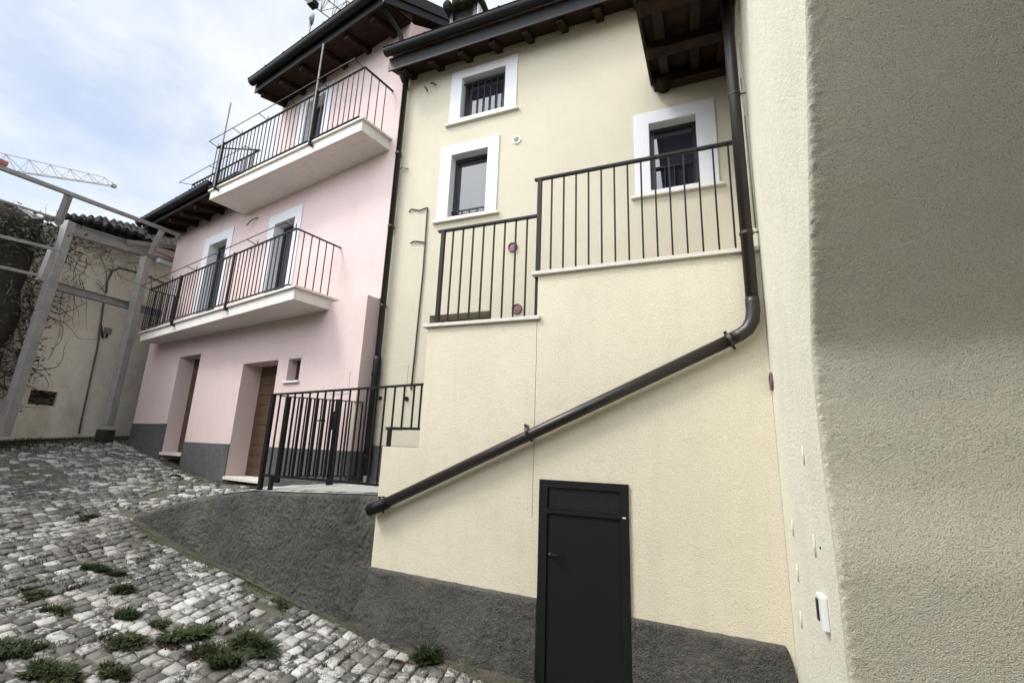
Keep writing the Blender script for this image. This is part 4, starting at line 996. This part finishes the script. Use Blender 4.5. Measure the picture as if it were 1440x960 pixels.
for k, ((x, y), r0, h, lab) in enumerate([((128, 800), .12, .05, 'flat weed strip joined to the left of the dark green cushion'), ((225, 878), .07, .05, 'tiny weed between the bushy clump and the round tuft'),
      ((235, 760), .09, .04, 'thin weed in a joint just below the tip of the low wall'), ((395, 848), .08, .05, 'small weed at the wall foot halfway along the grey wall'), ((20, 690), .25, .07, 'weed patch at the left edge far up the street')]):
    q = onZ(x, y, -1.4)
    for _ in range(8): q = onZ(x, y, zg(q.x, q.y))
    o = tuft(q.x, q.y, r0, h, 500, seed=70+k, flat=.8).build('weed_clump', M['grass'], recalc=False); o.location = (q.x, q.y, zg(q.x, q.y)); tag(o, lab, 'weed', 'weeds growing between the cobbles')
# far weeds beside pink plinth
for k, ((x, y), r0, lab) in enumerate([((225, 652), .3, 'dark weed strip on the cobbles below the first pink plinth'), ((250, 663), .3, 'dark weed strip at the threshold of the farther brown door'),
                                      ((275, 674), .22, 'dark weed spot in front of the second pink plinth'), ((200, 640), .35, 'farthest dark weed patch beside the pink house corner')]):
    q = onZ(x, y, -.6)
    for _ in range(8): q = onZ(x, y, zg(q.x, q.y))
    o = tuft(q.x, q.y, r0, .05, 200, seed=40+k).build('weed_clump', M['grass'], recalc=False); o.location = (q.x, q.y, zg(q.x, q.y)); tag(o, lab, 'weed', 'weeds growing between the cobbles')
# moss and ground cover in the joints and along wall feet: uncountable
mc = MB(); rd = random.Random(11)
def blade(x, y, h, w_=.004):
    z = zg(x, y)-.004; a_ = rd.random()*6.28; o = len(mc.v); c_, s_ = math.cos(a_), math.sin(a_)
    mc.v += [(x-s_*w_, y+c_*w_, z), (x+s_*w_, y-c_*w_, z), (x+c_*h*.6, y+s_*h*.6, z+h)]; mc.f.append((o, o+1, o+2))
for _ in range(90000):
    x = rd.uniform(-12.5, -1.3); y = rd.uniform(.3, 6)
    if y > yback(x)-.02 or (x > -3 and y > 3.95): continue
    if x > -6.9 and interp(x, YF)-.06 < y: continue
    p_ = nz(x, y, 21, 1.3)+.4*nz(x, y, 2, 4)
    near = 1 if (x > -6.9 and y > interp(x, YF)-.28) or y > yback(x)-.2 else 0
    if p_ > .30 or (p_ > .05 and rd.random() < .35) or (near and rd.random() < .75): blade(x, y, rd.uniform(.006, .02)*(1.3 if near else 1), rd.uniform(.003, .008))
for _ in range(150):
    x = rd.uniform(-11, -2.2); y = rd.uniform(.6, 3.9); g0 = rd.uniform(.0, 1)
    for _k in range(int(20+60*g0)):
        t_ = rd.gauss(0, .05+.04*g0); x2, y2 = x+t_*.25*(-1)+rd.gauss(0, .008), y+t_
        if not (x2 > -6.9 and y2 > interp(x2, YF)-.08): blade(x2, y2, rd.uniform(.015, .045), rd.uniform(.0025, .005))
for _ in range(16000):   # green verge at the foot of the old house
    s = rd.uniform(-7, 1.6); n_ = abs(rd.gauss(0, .45)); q = WL(s, n_+.1, 0)
    if rd.random() < (.9 if s < -1.5 else .5): blade(q.x, q.y, rd.uniform(.02, .08 if s < -2 else .045), .006)
dm = MB(); mc_ = mc; mc = dm
for (x, y, r_) in [(110, 785, .22), (130, 778, .16), (235, 905, .10), (60, 730, .2), (160, 905, .12), (275, 925, .12), (300, 745, .1), (560, 930, .12)]:
    q = onZ(x, y, -1.4)
    for _ in range(8): q = onZ(x, y, zg(q.x, q.y))
    for _ in range(900):
        a_ = rd.random()*6.28; rr = r_*rd.random(); px_, py_ = q.x+1.3*rr*math.cos(a_), q.y+.6*rr*math.sin(a_)
        if not (px_ > -6.9 and py_ > interp(px_, YF)-.1): blade(px_, py_, rd.uniform(.006, .022), rd.uniform(.003, .008))
structure(dm.build('dry_moss', M['dry'], recalc=False), 'stuff', 'reddish brown dry moss spread over the cobbles', 'moss'); mc = mc_
structure(mc.build('ground_cover', M['grass'], recalc=False), 'stuff', 'thin moss and grass blades growing in the cobble joints and along wall feet', 'ground cover')
# ------------------------------------------------------------------ camera
cam = bpy.data.cameras.new('camera'); co = bpy.data.objects.new('camera', cam); COL.objects.link(co)
fwd = ray(720, 480); rt = ray(720+FO, 480)-fwd; upv = ray(720, 480-FO)-fwd
co.matrix_world = Matrix(((rt.x, upv.x, -fwd.x, 0), (rt.y, upv.y, -fwd.y, 0), (rt.z, upv.z, -fwd.z, 0), (0, 0, 0, 1)))
cam.sensor_width = 36; cam.lens = FO/1440*36; cam.clip_end = 3000; cam.clip_start = .02
scene.camera = co
# ------------------------------------------------------------------ light
SUN_EL, SUN_AZ = R(52), None
sdir = Vector((-.62, -.55, 1.05)).normalized()      # towards the sun
sl = bpy.data.lights.new('sun', 'SUN'); sl.energy = 1.5; sl.angle = R(14); sl.color = (1, .95, .87)
so = bpy.data.objects.new('sun', sl); COL.objects.link(so); so.rotation_euler = sdir.to_track_quat('Z', 'Y').to_euler()
wd = bpy.data.worlds.new('World'); scene.world = wd; wd.use_nodes = True; t = wd.node_tree
bg = t.nodes['Background']; sky = t.nodes.new('ShaderNodeTexSky'); sky.sky_type = 'NISHITA'; sky.sun_disc = False
sky.sun_elevation = math.asin(sdir.z); sky.sun_rotation = math.atan2(sdir.x, sdir.y)
tc0 = N(t, 'ShaderNodeTexCoord'); mp = N(t, 'ShaderNodeMapping'); mp.inputs['Scale'].default_value = (1, 1, 2.0); L(t, tc0, 'Generated', mp, 'Vector')
n1 = noise_n(t, mp, 1.7, 7, .55, .4)
cf = ramp(t, n1, 'Fac', [(.34, (.45, .45, .45)), (.56, (1, 1, 1))])
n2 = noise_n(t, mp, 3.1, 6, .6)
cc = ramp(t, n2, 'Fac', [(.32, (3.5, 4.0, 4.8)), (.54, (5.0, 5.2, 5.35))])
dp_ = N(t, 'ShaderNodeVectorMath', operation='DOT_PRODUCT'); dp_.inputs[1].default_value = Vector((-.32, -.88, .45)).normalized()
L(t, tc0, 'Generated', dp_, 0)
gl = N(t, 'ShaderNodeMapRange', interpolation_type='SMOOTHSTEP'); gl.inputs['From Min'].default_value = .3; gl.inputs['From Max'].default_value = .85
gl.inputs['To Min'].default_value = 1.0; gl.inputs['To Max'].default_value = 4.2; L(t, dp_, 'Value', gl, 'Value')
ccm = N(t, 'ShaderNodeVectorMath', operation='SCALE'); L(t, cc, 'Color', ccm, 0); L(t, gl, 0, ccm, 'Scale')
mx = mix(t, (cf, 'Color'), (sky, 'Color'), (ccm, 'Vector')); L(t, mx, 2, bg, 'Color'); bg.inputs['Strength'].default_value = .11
vs_ = scene.view_settings; vs_.view_transform = 'Standard'; vs_.look = 'None'; vs_.gamma = 1; vs_.exposure = .86; vs_.use_curve_mapping = False
scene.render.engine = 'CYCLES'
